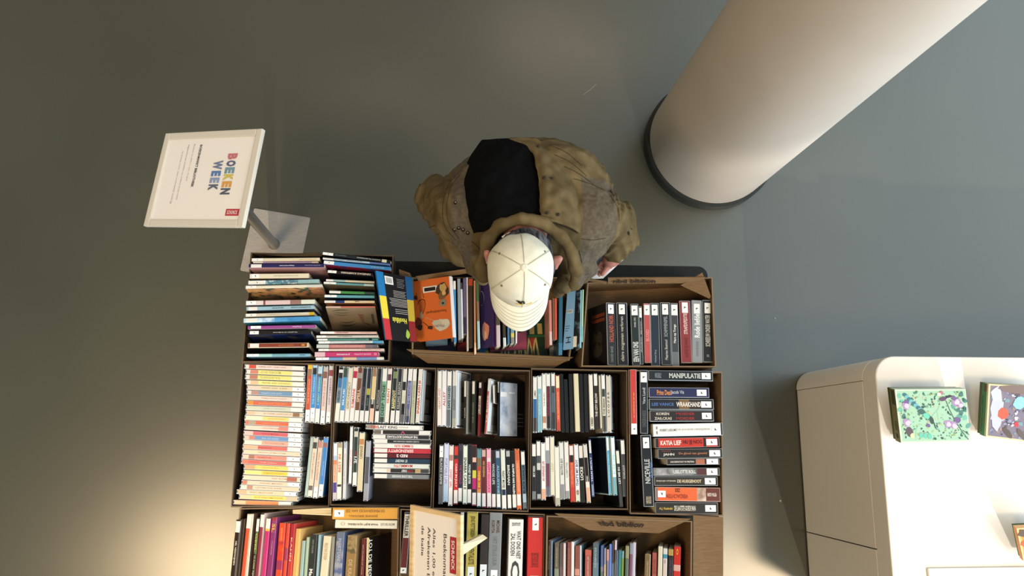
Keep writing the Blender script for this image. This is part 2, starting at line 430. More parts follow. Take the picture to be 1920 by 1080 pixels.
def fit(specs):
    """thin neighbouring spines just enough that no two share the same space"""
    G = []
    for (kd, p0, p1, th, w_, lean, *_r, z) in specs:
        a = math.radians(lean); zs = z + w_ * math.cos(a); A, B = P(*p0, zs), P(*p1, zs)
        mid = ((p0[0] + p1[0]) / 2, (p0[1] + p1[1]) / 2); px = (P(mid[0] + 1, mid[1], zs) - P(*mid, zs)).length
        G.append([A, B, th * px, px, a, w_])
    T = [g[2] for g in G]
    for i in range(len(G) - 1):
        A, B, _, _, a1, w1 = G[i]; C_, D_, _, _, a2, w2 = G[i + 1]
        u = (B - A).normalized(); u2 = (D_ - C_).normalized()
        if abs(u.dot(u2)) < .97: continue
        n = Vector((-u.y, u.x, 0)); d = [(C_ - A).dot(n), (D_ - A).dot(n)]
        ref = Vector((1, 0, 0)) if abs(u.y) > abs(u.x) else Vector((0, 1, 0)); sg = 1 if n.dot(ref) > 0 else -1
        sh = sg * (w2 * math.sin(a2) - w1 * math.sin(a1))
        e = [abs(q) for q in d] + [abs(q + sh) * (1 if (q + sh) * q > 0 else 0) for q in d]
        m = min(e) * math.cos(max(abs(a1), abs(a2))) - .0004; need = (T[i] + T[i + 1]) / 2
        if m < need:
            k = max(m / need, .62); T[i] *= k; T[i + 1] *= k
    return [t / g[3] for t, g in zip(T, G)]
def row(where, group, crop, kind, W, data, zb=None, dlean=0, kw=None):
    ox, oy, s = crop; got = []; specs = []
    for line in data.strip().split('\n'):
        line = line.strip()
        if not line or line[0] == '#': continue
        f = [q.strip() for q in line.split('|')] + ['', '', '']
        n = [float(q) for q in f[0].split()]
        segs = []; t = 0
        for q in f[1].split():
            e, c = q.split('=') if '=' in q else ('1', q)
            segs.append((t, float(e), c)); t = float(e)
        texts = []
        for q in f[2].split(';'):
            if not q.strip(): continue
            k = q.strip().split(' '); txt = k[2].replace('_', ' ')
            texts.append((float(k[0]), float(k[1]), txt, k[3], float(k[4]) if len(k) > 4 else .5, float(k[5]) if len(k) > 5 else 0))
        op = dict(kw or {})
        for q in f[3].split():
            k, _, v = q.partition('='); op[k] = v
        w_ = float(op.pop('w', W)); lean = float(op.pop('lean', dlean)); z = float(op.pop('z', zb or ZB)); kd = op.pop('k', kind)
        fx = op.pop('fx', None)
        if fx: op['face'] = [FACES[fx]]
        specs.append((kd, (ox + n[0] / s, oy + n[1] / s), (ox + n[2] / s, oy + n[3] / s), n[4] / s, w_, lean, segs, texts, op, z))
    for sp, th in zip(specs, fit(specs)):
        o, main = place(sp[0], sp[1], sp[2], th, *sp[4:])
        got.append((o, main, sp[7], sp[0], sp[8].get('say')))
    noun = {'dvd': 'film case', 'book': 'book'}
    for i, (o, main, texts, kd, say) in enumerate(got):
        tx = ' with %s title' % cname(texts[0][3]) if texts else ''
        if say: lb = say.replace('_', ' ')
        else:
            lb = '%s %s%s, %s %s' % (cname(main), noun[kd], tx, ORD[i], where)
        tag(o, lb, 'book' if kd == 'book' else 'film case', group); ITEMS.append((o, main))
    return got
DT = '.25 .72 %s'
FACES = {}
def face_news(sl, L, T, W, sd):   # photo-and-text back of a sleeve on the +Y face
    y = sd * (T / 2 + .0009)
    for (x0, x1, z0, z1, c) in ((-.45, .47, .70, .96, 'e3e6ea'), (-.30, -.05, .35, .68, '8a847c'), (.0, .2, .2, .66, '60564c'), (.22, .46, .3, .66, 'a59c8c'), (-.45, -.33, .15, .66, 'b8b4ac'), (-.25, .4, .05, .2, '7f868c')):
        sl.face([(x0 * L, y, z0 * W), (x0 * L, y, z1 * W), (x1 * L, y, z1 * W), (x1 * L, y, z0 * W)], mat(c, .3, coat=.3))
    for i in range(9):
        xx = -.42 * L + i * L * .03
        ya, yb = sorted((y, y + sd * .0002)); sl.box(xx, xx + L * .008, ya, yb, W * .1, W * .6, mat('3a3a3a', .5))
FACES['news'] = face_news
def face_badger(sl, L, T, W, sd):
    for sgn in (sd,):
        y = sgn * (T / 2 + .0004)
        for (cx, cz, rx, rz) in ((-.22, .45, .13, .3), (-.05, .6, .12, .16), (-.05, .3, .12, .16)):
            pts = [(cx * L + rx * L * math.cos(t / 12 * 6.283), y, W * (cz + rz * math.sin(t / 12 * 6.283))) for t in range(12)]
            sl.face(pts, mat('3a3734', .5))
        for k in (.22, .3):
            sl.box(k * L, k * L + .012, y - .0003, y + .0003, W * .2, W * .9, mat('7c3c28', .5))
FACES['badger'] = face_badger
def face_painted_glare(sl, L, T, W, sd):
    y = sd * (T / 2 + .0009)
    sl.face([(-.47 * L, y, .30 * W), (-.47 * L, y, .97 * W), (.47 * L, y, .97 * W), (.47 * L, y, .30 * W)], mat('a:8ea0bc:c3cfe2:dfe6f2:14', .12, coat=1.0))  # window reflection painted into the cover colour as a pale-blue patch
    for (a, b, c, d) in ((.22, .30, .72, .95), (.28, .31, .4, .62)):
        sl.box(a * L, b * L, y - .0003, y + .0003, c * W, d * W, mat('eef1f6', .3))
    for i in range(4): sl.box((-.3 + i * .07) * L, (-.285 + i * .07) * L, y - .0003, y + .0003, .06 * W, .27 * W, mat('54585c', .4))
FACES['glossy'] = face_painted_glare
def face_reg(sl, L, T, W, sd):
    y = sd * (T / 2 + .0004)
    v, f = text_mesh('TOT DE REGISTERS', .01)
    b = len(sl.v); k = sl.mi(mat('d8d4cc', .5))
    for (a, c) in v: sl.v.append((-.48 * L + a * .95 * L, y + sd * .0003, W * .98 - W * .13 * (1 - c)))
    for q in f: sl.f.append(tuple(b + i for i in q)); sl.m.append(k)
FACES['reg'] = face_reg

def face_plants(sl, L, T, W, sd):   # long leaves and a red striped shell on tan, on the -Y face
    y = sd * (T / 2 + .0003)
    def leaf(x0, z0, x1, z1, wd, c, bow=.0):
        pts = []
        for k in range(9):
            t = k / 8; pts.append((x0 + (x1 - x0) * t, z0 + (z1 - z0) * t + bow * math.sin(math.pi * t), wd * math.sin(math.pi * t)))
        f = [(q[0] * L, y, (q[1] + q[2]) * W) for q in pts] + [(q[0] * L, y, (q[1] - q[2]) * W) for q in reversed(pts[1:-1])]
        sl.face(f, mat(c, .6))
    for q in ((-.42, .84, -.02, .88, .018, .04), (-.40, .80, .0, .80, .012, -.03), (-.40, .74, -.05, .70, .012, -.05), (-.32, .40, .05, .44, .02, -.08),
              (-.30, .26, .08, .34, .022, -.10), (-.36, .2, .02, .26, .012, -.04)):
        leaf(-q[0], q[1], -q[2], q[3], q[4], '3c4428', q[5])
    for k in range(7):
        leaf(-.10 - .012 * k, .68 - .06 * k, -.27 + .008 * k, .66 - .06 * k, .012, '6c2c20', .02)
    leaf(-.12, .8, -.2, .4, .05, '94583c', 0)
    leaf(-.2, .32, -.36, .18, .02, '5c2c20', .02)
    sl.box(-.44 * L, -.39 * L, y - .0002, y + .0002, .3 * W, .72 * W, mat('4c4c44', .5))
FACES['plants'] = face_plants
# --- second film box: far row (spines read towards the camera's far side)
row('from sign end, far row, bare-cornered box', 'film cases in the far row of the bare-cornered box', (620, 680, 9), 'dvd', .135, '''
95 1005 185 60 76 | .33=d5cfc4 .62=6f8496 .8=3a6a98 .9=2c2c30 .96=c8c8c8 1=222 | .36 .56 HELDIN 30343c .5 |
180 1010 262 65 76 | .2=W .82=4a84b4 1=3a4a44 | .3 .6 BLUE d8e0e8 .3 |
265 1010 345 70 76 | .2=W 1=c9c1b2 | .24 .74 DISCONNECT 7f7a5c .55 |
348 1005 428 60 76 | .2=W .8=d9d0cc .93=a83040 1=d8b8a8 | .24 .6 SUBMARINE b8324c .6 |
430 1005 508 65 76 | .2=W .8=6b4436 .9=8c8478 1=6b3a30 | .35 .6 SPELL d0b090 .6 |
515 1010 590 75 72 | .2=W 1=23272c | .3 .65 ACTRICE 4c3a4c .5 |
598 1015 665 78 70 | .2=W .5=262c30 .62=9a9440 1=262c38 | .3 .45 EXIT 55705c .4 |
680 1020 750 78 70 | .25=d9b09c .42=2e201c .85=c8b080 1=8a6c50 | .33 .44 MAN e0e0d8 .5 |
772 1020 835 80 68 | .2=W 1=202224 | .24 .6 MELANCHOLIA 9c9a94 .5 |
860 1025 920 82 76 | .1=38443c .76=6f9f84 1=W | .12 .7 DEEP_TENSE 24362c .7 |
940 1025 1005 85 70 | .78=d8d0c4 .9=5c4048 1=ccc4bc | .35 .64 SILENT b8503c .55 |
1035 1030 1100 85 72 | .22=W .82=282c2a .95=6c7c50 1=202420 | .26 .6 BAREFOOT cfc890 .65 |
1120 1030 1180 85 68 | .22=W 1=26262a | .25 .75 KILLING_SEASON a8a49c .55 |
1205 1030 1260 88 66 | .15=5c5c60 .35=202024 .5=b8b49c .6=c0bca8 .76=242424 1=c8c4bc | .36 .4 * ddd .4 |
1290 1030 1350 90 68 | .12=3c4058 .25=6c6c74 .78=565a80 1=W | .35 .75 MELODIE 8c90b4 .6 | c=e4e6ea
1375 1035 1425 90 64 | .78=a4a68c 1=W | .3 .7 LES_BIENS 8c8c74 .4 |
1460 1030 1520 92 70 | 1=dcdad6 | .16 .78 SNABBA_CASH_III b8382c .62 | lean=17 w=.14 f=3a3028 fx=news
''')
# --- second film box: near part
row('from sign end, near row, bare-cornered box', 'upright film cases in the near half of the bare-cornered box', (610, 790, 6.752), 'dvd', .135, '''
117 1005 128 265 50 | .12=b8b0b8 .3=4c3c84 .62=c8a890 .7=c87850 .78=9cb0cc 1=d8d4dc | .32 .62 THE_LIGHT d87848 .5 | lean=-3
172 1000 186 262 56 | .22=W .26=303030 .92=d8d0b8 1=a09070 | .48 .8 BEST_IN c85c48 .6 |
236 992 252 252 60 | .9=c4c6cc 1=9ca8b8 | .25 .8 THE_SPECTACULAR b09c94 .4 | lean=4
310 797 332 60 54 | 1=dedad8 | .3 .6 ZOMBIE_LAND c08888 .4 |
368 822 394 75 54 | .22=W .85=2c3a34 .95=b8b4a4 1=243028 | .38 .5 2/1 d8d8d8 .6 ; .5 .6 TEN 8c2c30 .4 |
432 892 466 135 66 | .8=c4b898 .9=b07c50 1=cfc6a8 | .55 .78 CARNAGE 6c5c40 .55 |
508 1010 546 245 58 | .28=8c9098 .74=505058 1=9ca0a8 | | lean=1 c=b4b8c4 f=9aa0b0
''')
row('down the sideways stack by the bare corner', 'film cases stacked sideways above the bare corner', (610, 790, 6.752), 'dvd', .135, '''
510 68 1242 84 56 | .15=8c8078 .95=dcd8d4 1=c8c4c0 | .2 .55 LAST_KING 3c3440 .62 ; .06 .2 THE b04038 .6 ; .57 .75 OF_SCOTLAND 8c8884 .3 |
1342 148 605 134 56 | .2=W .85=2c2827 .88=d8d4d0 1=6c6058 | .45 .53 V b04470 .7 |
1330 205 590 192 56 | .78=2a2a2c 1=W | .2 .76 THE_HITMAN'S_BODYGUARD dcdcdc .55 |
1345 264 605 248 56 | .77=2c2c2e 1=W | .2 .66 CLAIRE_GABRIEL_RICHARD_EVE b8b8b8 .3 |
1338 322 610 306 56 | .77=dcd8d4 1=W | .3 .64 SUMMER_SUN c04048 .6 |
1342 382 605 366 58 | .77=b03440 1=W | .3 .76 SERENDIPITY e0c8c8 .65 | c=b03440
1335 444 605 430 56 | .77=5a2028 1=W | .4 .6 RED_2 e0dcdc .62 | c=2c3038
1332 508 605 494 56 | .77=24384c 1=W | .4 .62 ST._VINCENT c8d0d4 .6 | c=26303a
1325 572 605 558 56 | .77=c8ccc8 1=W | .3 .64 MAMMUTH b44438 .62 |
1325 634 600 618 56 | .15=3c3c3c .25=a89068 .7=2c2c2c .77=ccb8a8 1=W | .4 .5 STREET dcdcdc .45 ; .28 .4 21_JUMP b83438 .45 |
1325 706 605 690 60 | .77=74787c 1=W | .3 .68 THE_LONE_RANGER c8ccd0 .5 | c=3c4044
''')
# --- third film box
row('from sign end, far row, bluish-case box', 'film cases in the far row of the bluish-case box', (810, 690, 7.2), 'dvd', .135, '''
100 788 104 28 58 | .7=d8d0c8 1=W | .3 .68 HEARTLAND b88c84 .5 |
160 786 169 28 58 | .7=d4d0d0 1=W | .35 .62 ALLEY b04454 .55 | c=d8d8f0
222 800 238 36 58 | .3=5c6468 .74=8c989c 1=W | .32 .74 SAFE_HAVEN 283038 .6 |
297 812 308 32 62 | .15=a8a89c .74=8c9498 1=W | .3 .5 QUARTET 4c5860 .55 | lean=22 f=505050 fx=news c=dfe4ec
440 905 450 160 34 | .7=202020 1=W | .3 .5 NOIR 9c9c94 .5 | lean=24 f=a8a294 c=3c3c38
550 908 562 165 42 | .76=2c322c 1=W | .2 .6 THE_GUARD 70786c .5 | lean=22 f=2c2620 c=2c302c
628 936 652 182 38 | .4=7c2c2c .75=c8b8ac .9=301c1c 1=W | .4 .7 RUINED 6c2828 .6 | lean=24 f=3c201c c=302828
722 890 772 140 44 | .78=b03834 1=W | .2 .7 LA_ROBE e8c8a0 .4 | lean=20 f=8a8478 fx=news c=c4c0bc
838 480 830 230 50 | 1=d0ccc8 | | w=.125 lean=14 f=403830 c=aaa8a4
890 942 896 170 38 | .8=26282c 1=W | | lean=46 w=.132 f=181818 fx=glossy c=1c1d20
''')
row('from sign end, near row, bluish-case box', 'film cases in the near row of the bluish-case box', (815, 820, 7.717), 'dvd', .135, '''
100 108 84 965 62 | .2=WI .7=3a3c40 1=55595c | .22 .68 BLACKS_GAME a8acac .5 | c=787c80
174 84 154 938 66 | .7=bcc2d8 1=9cb4cc | .25 .7 PORTABLE_LIFE 8878a8 .6 | c=c8d4ec
244 110 224 992 62 | .15=d8c8c0 .25=a07868 .77=dcd0cc 1=W | .4 .72 SWEET_GIRL c06c84 .55 |
312 118 302 972 62 | .15=b83c38 .22=303030 .77=b42c2c 1=W | .3 .72 CASH_IN_JULY dcc8c4 .55 | c=90302c
378 92 366 942 60 | .1=3c3c44 .35=2c2e38 .77=24283c 1=W | .35 .7 THE_WORLD 903c58 .5 | c=4c4c54
446 108 436 966 62 | 1=ccd2c6 | .2 .76 SNABBA_CASH_II 20241f .62 |
508 95 500 965 60 | .77=1e2324 1=W | .34 .68 MONEY_BUSTER b8c8c8 .55 | c=3a3c3c
576 105 570 992 62 | .2=242628 .28=c8a898 .42=202428 .55=b4b648 .74=a02868 .8=1e2430 1=W | | c=9c3044
645 160 640 1010 60 | .15=4c7c84 .3=705c3c .7=b03c30 .77=c07c34 1=W | .38 .68 ONDER_ONS d8b034 .55 | c=5c8c98
710 165 712 1018 60 | .12=b09c94 .77=5c2429 1=W | .2 .48 NO_DOZING a8985c .5 | c=8c4048
782 158 788 1018 62 | .15=d89cac .22=c8c0c0 .77=dc7c9c 1=W | .22 .76 HAPPY-GO-LUCKY a83c60 .6 | c=d8a8b8
846 185 858 1025 60 | .77=2a2024 1=W | .22 .6 WHOSE_LIFE a4a8ac .6 | c=3c3838
910 182 928 1028 60 | .12=a8b0b8 .77=32506c 1=W | .25 .76 AUGUSTINE 8ca4b8 .5 | c=4c6478
985 168 1008 1042 62 | .68=c8ccc2 .78=202c48 1=W | .36 .66 NIGHT_MOVES 30342c .55 |
1058 178 1086 1042 60 | .1=a0a0a0 .77=1c1e22 1=W | .25 .6 BIRDMAN ccccbc .55 | c=30343c
1126 192 1158 1032 60 | .77=1a1a1c 1=W | .22 .76 OLYMPUS_HAS_FALLEN dcdcdc .5 | c=303030
1190 165 1226 1048 62 | .18=b85838 .76=cc6c44 .95=W 1=cc5c28 | .22 .72 THE_HUNDRED_FOOT e0a080 .4 | c=d88c6c
1308 1042 1272 192 58 | .1=5c6870 .25=9cb4c8 .77=4c6070 1=W | .26 .76 BLACK_DAHLIA 14181c .6 | c=606870
''')
# --- fourth film box
row('from sign end, far row, cream-book box', 'film cases in the far row of the cream-book box', (990, 690, 8.305), 'dvd', .135, '''
108 1010 108 130 62 | .25=383838 .6=2c5c94 .78=d4d4cc 1=W | .63 .76 LIMES 50504c .5 |
187 1002 178 120 62 | .78=74a4b4 1=W | .3 .7 CAVALIER a8c8cc .4 | c=c8e0e4
258 960 248 80 62 | .1=d0c8b8 .22=a87c64 .8=dcd8d4 1=W | .4 .66 THE_MUSIC 84807c .3 |
322 962 313 80 62 | .22=26242a .78=4c2430 1=W | .25 .75 PARASIETEN 6c3440 .6 |
400 972 388 72 62 | .3=303438 .65=4c5864 .78=3c4044 1=W | .66 .72 31 2c3034 .5 | c=8c98a4
478 985 458 108 62 | .15=a84838 .78=bc5440 1=d4ccac | .2 .7 DE_ONTMASKING e0a070 .35 | c=b06050
546 1005 518 90 60 | 1=18191a | | c=101112
612 1005 585 175 58 | 1=161a1e | | c=16181c
685 1005 660 90 58 | 1=1b1c1c | | c=131414
776 992 745 88 78 | 1=c6bea2 | | k=book f=c8c0a8 p=c8bea0
848 1005 820 90 62 | 1=161616 | | c=101010
916 1000 892 90 60 | 1=181818 | | c=121212
1000 958 974 95 60 | .22=c4c0b0 1=d0ccc0 | .04 .2 CREED 24241f .6 |
1074 948 1048 75 62 | .78=2c2620 1=W | .2 .64 THE_CITY_BELOW c4c0b8 .55 | c=38322c
1142 955 1112 105 30 | 1=c0bcac | | c=8c8c80
1196 1012 1166 98 56 | .28=3c3c34 .62=bcb8a8 .76=343c34 1=W | .3 .6 THE_BREAK 3c3c34 .5 |
1262 1008 1243 112 64 | 1=ccc8bc | .26 .72 L_O_O_P_E_R 5c5c54 .5 | lean=17 f=2c3038 fx=news c=d8dce4
''')
row('from sign end, near row, cream-book box', 'film cases in the near row of the cream-book box', (990, 810, 7.2), 'dvd', .135, '''
82 922 80 150 56 | .14=6c7074 .78=222426 1=W | .4 .6 SKY_HIGH c8cccc .55 | c=4c4c4c
150 918 140 112 56 | .08=9c9c9c .5=202428 .62=b8b8b4 .75=505458 1=W | .64 .74 V13 303030 .5 | c=50585c
213 922 203 140 58 | .18=d09c80 1=dcd6d4 | .32 .68 AN_UNFINISHED_LIFE a03444 .55 |
272 872 260 62 56 | .15=5c5c6c .55=643c4c .78=84888c 1=W | | c=a8acbc
334 866 324 55 56 | 1=d0ccb6 | .4 .55 LEAF b8b490 .6 | lean=3
404 1002 386 190 60 | .12=a8a89c 1=d8d4c8 | | lean=4
470 912 446 130 56 | .25=84848c 1=ccccc8 | .42 .72 BEAUTIFUL_BOY 44443c .55 | lean=4
536 902 514 125 56 | .12=8c8c88 1=d2d0cc | .36 .64 COMPUTER 8c9088 .5 | lean=4
608 948 580 170 56 | .25=b83c38 .7=bc5038 .83=242428 1=W | .3 .7 STARSTRUCK d87c5c .5 | lean=4 c=c05840
676 944 646 162 58 | .18=c4ccb8 1=d2d4dc | .26 .74 THAT'S_MY_BOY 34406c .6 ; .1 .2 @ 8c3044 .6 | lean=4
742 952 708 170 56 | .5=24241f .78=181818 1=d0c8c0 | .38 .62 LOCKE dcdcd4 .7 | lean=5 c=303030
822 958 766 160 54 | .25=d0a48c .35=d8d0c8 .78=241c1c 1=c8c4bc | .35 .45 WISH d0ccc8 .4 | lean=6
880 876 830 98 54 | .2=8490ac .77=303a58 1=W | .25 .7 TEAM_MCFLY c4cce0 .6 | lean=8 c=50608c
1112 852 1070 58 60 | .77=4c94b4 1=W | .2 .7 DOLPHIN_TALE 8cc4dc .4 | lean=-16 f=12161f b=12161f c=b0d4e4
1180 856 1138 60 56 | .3=6c9094 .77=c8dcd4 1=W | .35 .7 BURE_LIFE 8cb0b4 .5 | lean=-12 c=84acb4
1262 1012 1204 240 50 | .77=2c2c2c 1=c4c4b4 | .4 .7 LET_ME_IN c4c4c0 .55 | lean=-12 c=3c3c3c f=141414
1312 872 1272 98 58 | .75=343436 1=W | .3 .55 STARLIGHT b0b0b0 .5 | lean=-12 c=68686a
''')
# --- first film box: the long stack and two upright rows
row('from far end of the long sunlit stack', 'film cases in the long sunlit stack', (440, 675, 7.715), 'dvd', .135, '''
140 92 1012 122 64 | .06=c8c4c0 .18=b84c3c .8=d2bcb4 1=W | .22 .7 GABRIEL,_SOFT_-_LIKED_AGAIN 8c6c6c .3 |
158 166 1018 202 66 | .06=c8c4bc .2=b87868 .79=d2c878 1=W | .24 .6 LADY_AND_THE_BEAST_IN_TIME a4a068 .55 |
148 242 1012 276 66 | .06=c8c4bc .2=a87060 .79=d2c878 1=W | .24 .6 THE_HUNTER_BEYOND_THE_HILL a4a068 .55 |
162 320 1018 354 66 | .06=c8c4bc .2=c8a888 .79=d8cc80 1=W | .26 .76 PRAYER_AND_CATHOLIC 948c54 .35 |
172 396 1020 428 66 | .2=c4b4a8 .79=c8b898 1=WI | .24 .7 VINCENT,_LE_BIG_-_LE_BOSS 847c6c .3 |
172 468 1022 504 66 | .06=c0bcb8 .2=a08078 .79=6888a8 1=WI | .24 .6 GARETH_THE_GATE a4b0c0 .3 |
170 542 1020 578 66 | .79=c8b8b0 1=WI | .24 .7 THE_MAN_WITHOUT_COUNTRY 9c8480 .25 |
170 616 1012 652 66 | .1=d08040 .79=b86048 1=W | .2 .7 BATTLE_FOR_THE_CITY d88c60 .3 |
158 690 1000 724 66 | .79=b4b8a8 1=W | .3 .7 RIVER_OF_THE_NIGHT 98a09c .25 |
158 762 1005 800 66 | .15=c0a890 .82=c8b8a4 .94=846850 1=b8b0a0 | .3 .8 BY_A_RIVER_LANDSCAPE_OF 9c8878 .3 |
142 832 990 872 66 | .3=dcd0b0 .77=d4bc74 1=W | .4 .7 HEARTBREAKERS b49c60 .3 |
142 900 982 942 66 | .05=c06c54 .18=9c8c7c .77=c0644c 1=WI | .3 .6 RED_FLAGS d88c70 .2 |
138 972 975 1012 66 | .6=d0b8ac .77=c47870 1=WI | .3 .6 LOVE_LETTERS_FROM a87c74 .3 |
''')
row('past the middle of the long sunlit stack', 'film cases in the long sunlit stack', (430, 800, 6.752), 'dvd', .135, '''
178 76 920 116 58 | .15=d0a8a0 .77=b85c64 1=WI | .3 .6 ONCE_MORE 9c4450 .3 |
178 134 928 172 58 | .08=c8a8a0 .18=b07868 .77=6484b0 1=WI | .3 .6 SEA_OF_SAND a0b4d0 .3 |
178 192 925 232 58 | .3=d4c8b8 .77=c89888 1=WI | .35 .7 THE_LONG_ROAD_HOME a07c74 .3 |
166 252 915 294 58 | .25=d4a088 .77=bc6460 1=W | .25 .5 INSTINCT 94404c .3 |
166 314 912 352 58 | .3=d4b8a0 1=ccb8a4 | .25 .75 THE_PATH_OF_RED_STONES 94847c .3 |
156 376 908 416 58 | .1=c8b0a0 .2=94685c .77=c08074 1=WI | .25 .5 HARBOUR 9c4c50 .3 |
148 440 902 480 58 | .1=c8705c .77=b8605c 1=WI | .3 .6 THE_GIRLS dc9c98 .25 |
182 506 920 542 58 | .18=c89070 .77=d8b868 1=WI | .3 .6 GOLD c49c50 .3 |
178 572 915 610 58 | .3=d8c47c .77=d0b450 1=WI | .34 .7 ROMANCE_DISTRICT ac9444 .35 |
166 638 908 674 58 | .77=ccb8a4 .95=9c5c50 1=c8bcb0 | .5 .78 HEART_BE_HOME 94847c .3 |
152 702 900 738 58 | .08=b0705c .8=ccb4a0 1=WI | .3 .7 ANGEL_MAGIC 98807c .3 |
132 762 895 796 58 | .1=d0c4b8 .2=a07c6c 1=ccb4a0 | .25 .7 LETTERS_FOR_ANNE 94847c .3 |
92 822 860 856 58 | .15=c09c80 .8=ccb498 1=WI | .2 .6 WHAT_ABOUT_LOVE 948474 .35 |
120 884 875 918 58 | .2=ccb090 .8=d4bc68 1=b4a890 | .25 .75 BLUE_NINE_LEMONADES a48c48 .35 |
48 956 795 978 56 | .2=d8a888 .78=c87c50 1=W | | 
''')
row('from sunlit stack, far upright row beside it', 'upright film cases beside the sunlit stack', (440, 675, 7.715), 'dvd', .135, '''
1048 903 1095 48 68 | .2=WI .8=b4503c .92=8c6c50 1=d0a838 | .3 .75 THE_IMPORTANT d88c6c .4 |
1118 908 1166 62 66 | .06=c0c4c8 .24=WI .84=3c80bc .96=2c3034 1=9cc4dc | .3 .8 THE_BIG_WEDDING 8cb8dc .4 |
1188 918 1242 78 66 | .24=W .82=3c78b8 .87=5c5450 1=a8c4d0 | .3 .8 A_GREAT_WEDDING 90c490 .4 |
1266 932 1320 85 66 | .22=WI .8=c8b4ac .92=7c584c 1=b0a8a0 | .3 .75 PEOPLE_OF_IT b8847c .4 |
1348 915 1402 70 66 | .18=WI .82=ccc0c4 .93=8c4c54 1=c8c4c4 | .3 .8 SEPTEMBER 9c849c .4 |
''')
row('from sunlit stack, near upright row beside it', 'upright film cases beside the sunlit stack', (430, 800, 6.752), 'dvd', .135, '''
966 892 1046 125 32 | 1=98aca8 | | lean=3 c=b8c4c0
1016 896 1096 130 58 | .1=c8c4bc .18=5c5850 .82=ccb8a4 .93=40403c 1=b8b4a8 | .3 .75 COMFORTABLE 9c8c7c .4 | lean=3
1082 908 1160 168 56 | .18=WI .88=ccb4a4 1=b07c70 | .3 .8 SWEETS_FOR_TWO 9c7c6c .4 | lean=3
1150 895 1226 128 58 | .2=WI .84=3c78b8 .92=8c5c5c 1=4888c8 | .35 .6 INTIMATE 78a4d4 .3 | lean=3
''')
# --- thrillers in the half-empty lettered box
K = {'r': '98a0a4'}
row('from picture books, row in half-empty box', 'thrillers in one row of the half-empty box', (1060, 470, 4.5), 'book', .145, '''
394 966 380 443 84 | .82=1f1f22 .98=WJ 1=1f1f22 | .37 .8 HOLLAND_NOIR 9c4834 .5 ; .05 .3 DAVID_BASE 64645f .28 | lean=-15 fx=badger b=1a1917
488 966 475 440 92 | .81=1c1c20 .98=WJ 1=1c1c20 | .06 .78 claire_mcgowan_verloren 9c968c .38 |
600 968 581 450 82 | .81=202a2b .98=WJ 1=202a2b | .06 .38 EEN_VAN_ONS c4c8c8 .7 ; .62 .78 DANIEL_COLE a8a8a4 .22 |
647 960 632 470 30 | .8=202220 .98=WJ 1=202220 | .2 .75 Amber_spoor b0b0ac .4 |
698 945 686 446 60 | .8=a84c4c .98=WJ 1=a84c4c | .36 .56 BLOED c88080 .5 |
764 970 752 443 84 | .8=232c38 .98=WJ 1=232c38 | .05 .25 Michael_Berg 7c848c .25 |
856 964 840 438 84 | .8=24282e .98=WJ 1=24282e | .45 .78 SCHIMMENSPEL 84888c .35 ; .08 .4 Maarten_Beemnd 9c9c98 .28 |
932 972 918 443 60 | .22=606468 .8=3a3c40 .98=WJ 1=3a3c40 | .36 .66 Mars_op_Tonga ccccc8 .4 |
1026 946 1006 424 92 | .8=7c3236 .98=WJ 1=7c3236 | .46 .8 STRAFEXPEDITIE c8b0ac .35 ; .08 .4 ALEXIS_DE_HAAS 5c2428 .3 |
1116 944 1108 420 86 | .78=808488 .95=WJ 1=808488 | .4 .78 Rode_liefde d4d8d8 .55 ; .1 .34 FRANS_BOLDER 686c70 .25 |
1206 940 1198 418 84 | .78=1d1e1c .96=WJ 1=1d1e1c | .25 .76 SCHREEUW_ONDER_WATER b4b4b0 .5 ; .08 .12 JANSSEN 8c8c8c .3 |
''', kw=K)
# --- large stickered thrillers
row('upright, far inner side of thriller box', 'upright thrillers along the inside of the sticker box', (1170, 685, 7.447), 'book', .145, '''
142 965 130 58 88 | .17=WI 1=b43834 | .25 .65 een_verblindende_reis_naar d89c5c .18 |
282 952 274 66 108 | .8=1f2024 .97=WJ 1=1f2024 | .46 .72 Vera_Lundi 9ca0a4 .38 ; .1 .36 ONDERAARDS 505058 .5 |
''', kw=K)
row('upright, near inner corner of thriller box', 'upright thrillers along the inside of the sticker box', (1170, 800, 6.353), 'book', .145, '''
298 952 258 100 124 | .81=16181e .97=WJ 1=16181e | .32 .66 NICEVILLE a8acac .5 ; .40 .62 De_terugkeer 5070b0 .22 -.38 ; .04 .14 CARSTEN_STROUD ac9c84 .5 | b=0f1012
''', kw={'r': 'a8b0b8'})
row('from far end, crosswise in thriller box', 'thrillers lying across the sticker box', (1170, 685, 7.447), 'book', .145, '''
342 138 1240 152 138 | .82=1f2429 .97=WI 1=1f2429 | .32 .81 MANIPULATIE b4b8b4 .5 ; .1 .2 MARK_KLEIN_BILLY 74808c .5 |
350 378 1188 384 138 | .79=25284a .96=WI 1=25284a | .13 .36 Prins_Desi c07c48 .5 ; .36 .58 Jacob_Vis 9ca0a8 .45 |
352 542 1250 548 146 | .46=1e2024 .62=6c5438 .8=30261f .97=WI 1=201c1c | .42 .8 WRAAKHAND d4ccc4 .45 ; .04 .38 LEE_VANCE 48669c .28 |
362 708 1252 706 150 | .81=262224 .97=WI 1=262224 | .1 .3 KOREN bcb4a8 .24 .2 ; .07 .34 ZAILCKAS bcb4a8 .24 -.22 ; .41 .7 MOEDER 8c2c30 .24 .2 ; .41 .7 MOEDER 8c2c30 .24 -.22 |
405 908 1378 890 172 | .84=dadbd8 .95=WI .97=dadbd8 1=303030 | .1 .34 ROBERT_LUDLUM'S 6c6c6c .2 ; .35 .82 DE_BOURNE_HERRIJZENIS 9c9c98 .18 ; .045 .065 === 7c7c7c .6 | f=d8d8d4
''', kw={'r': 'a0a8b0'})
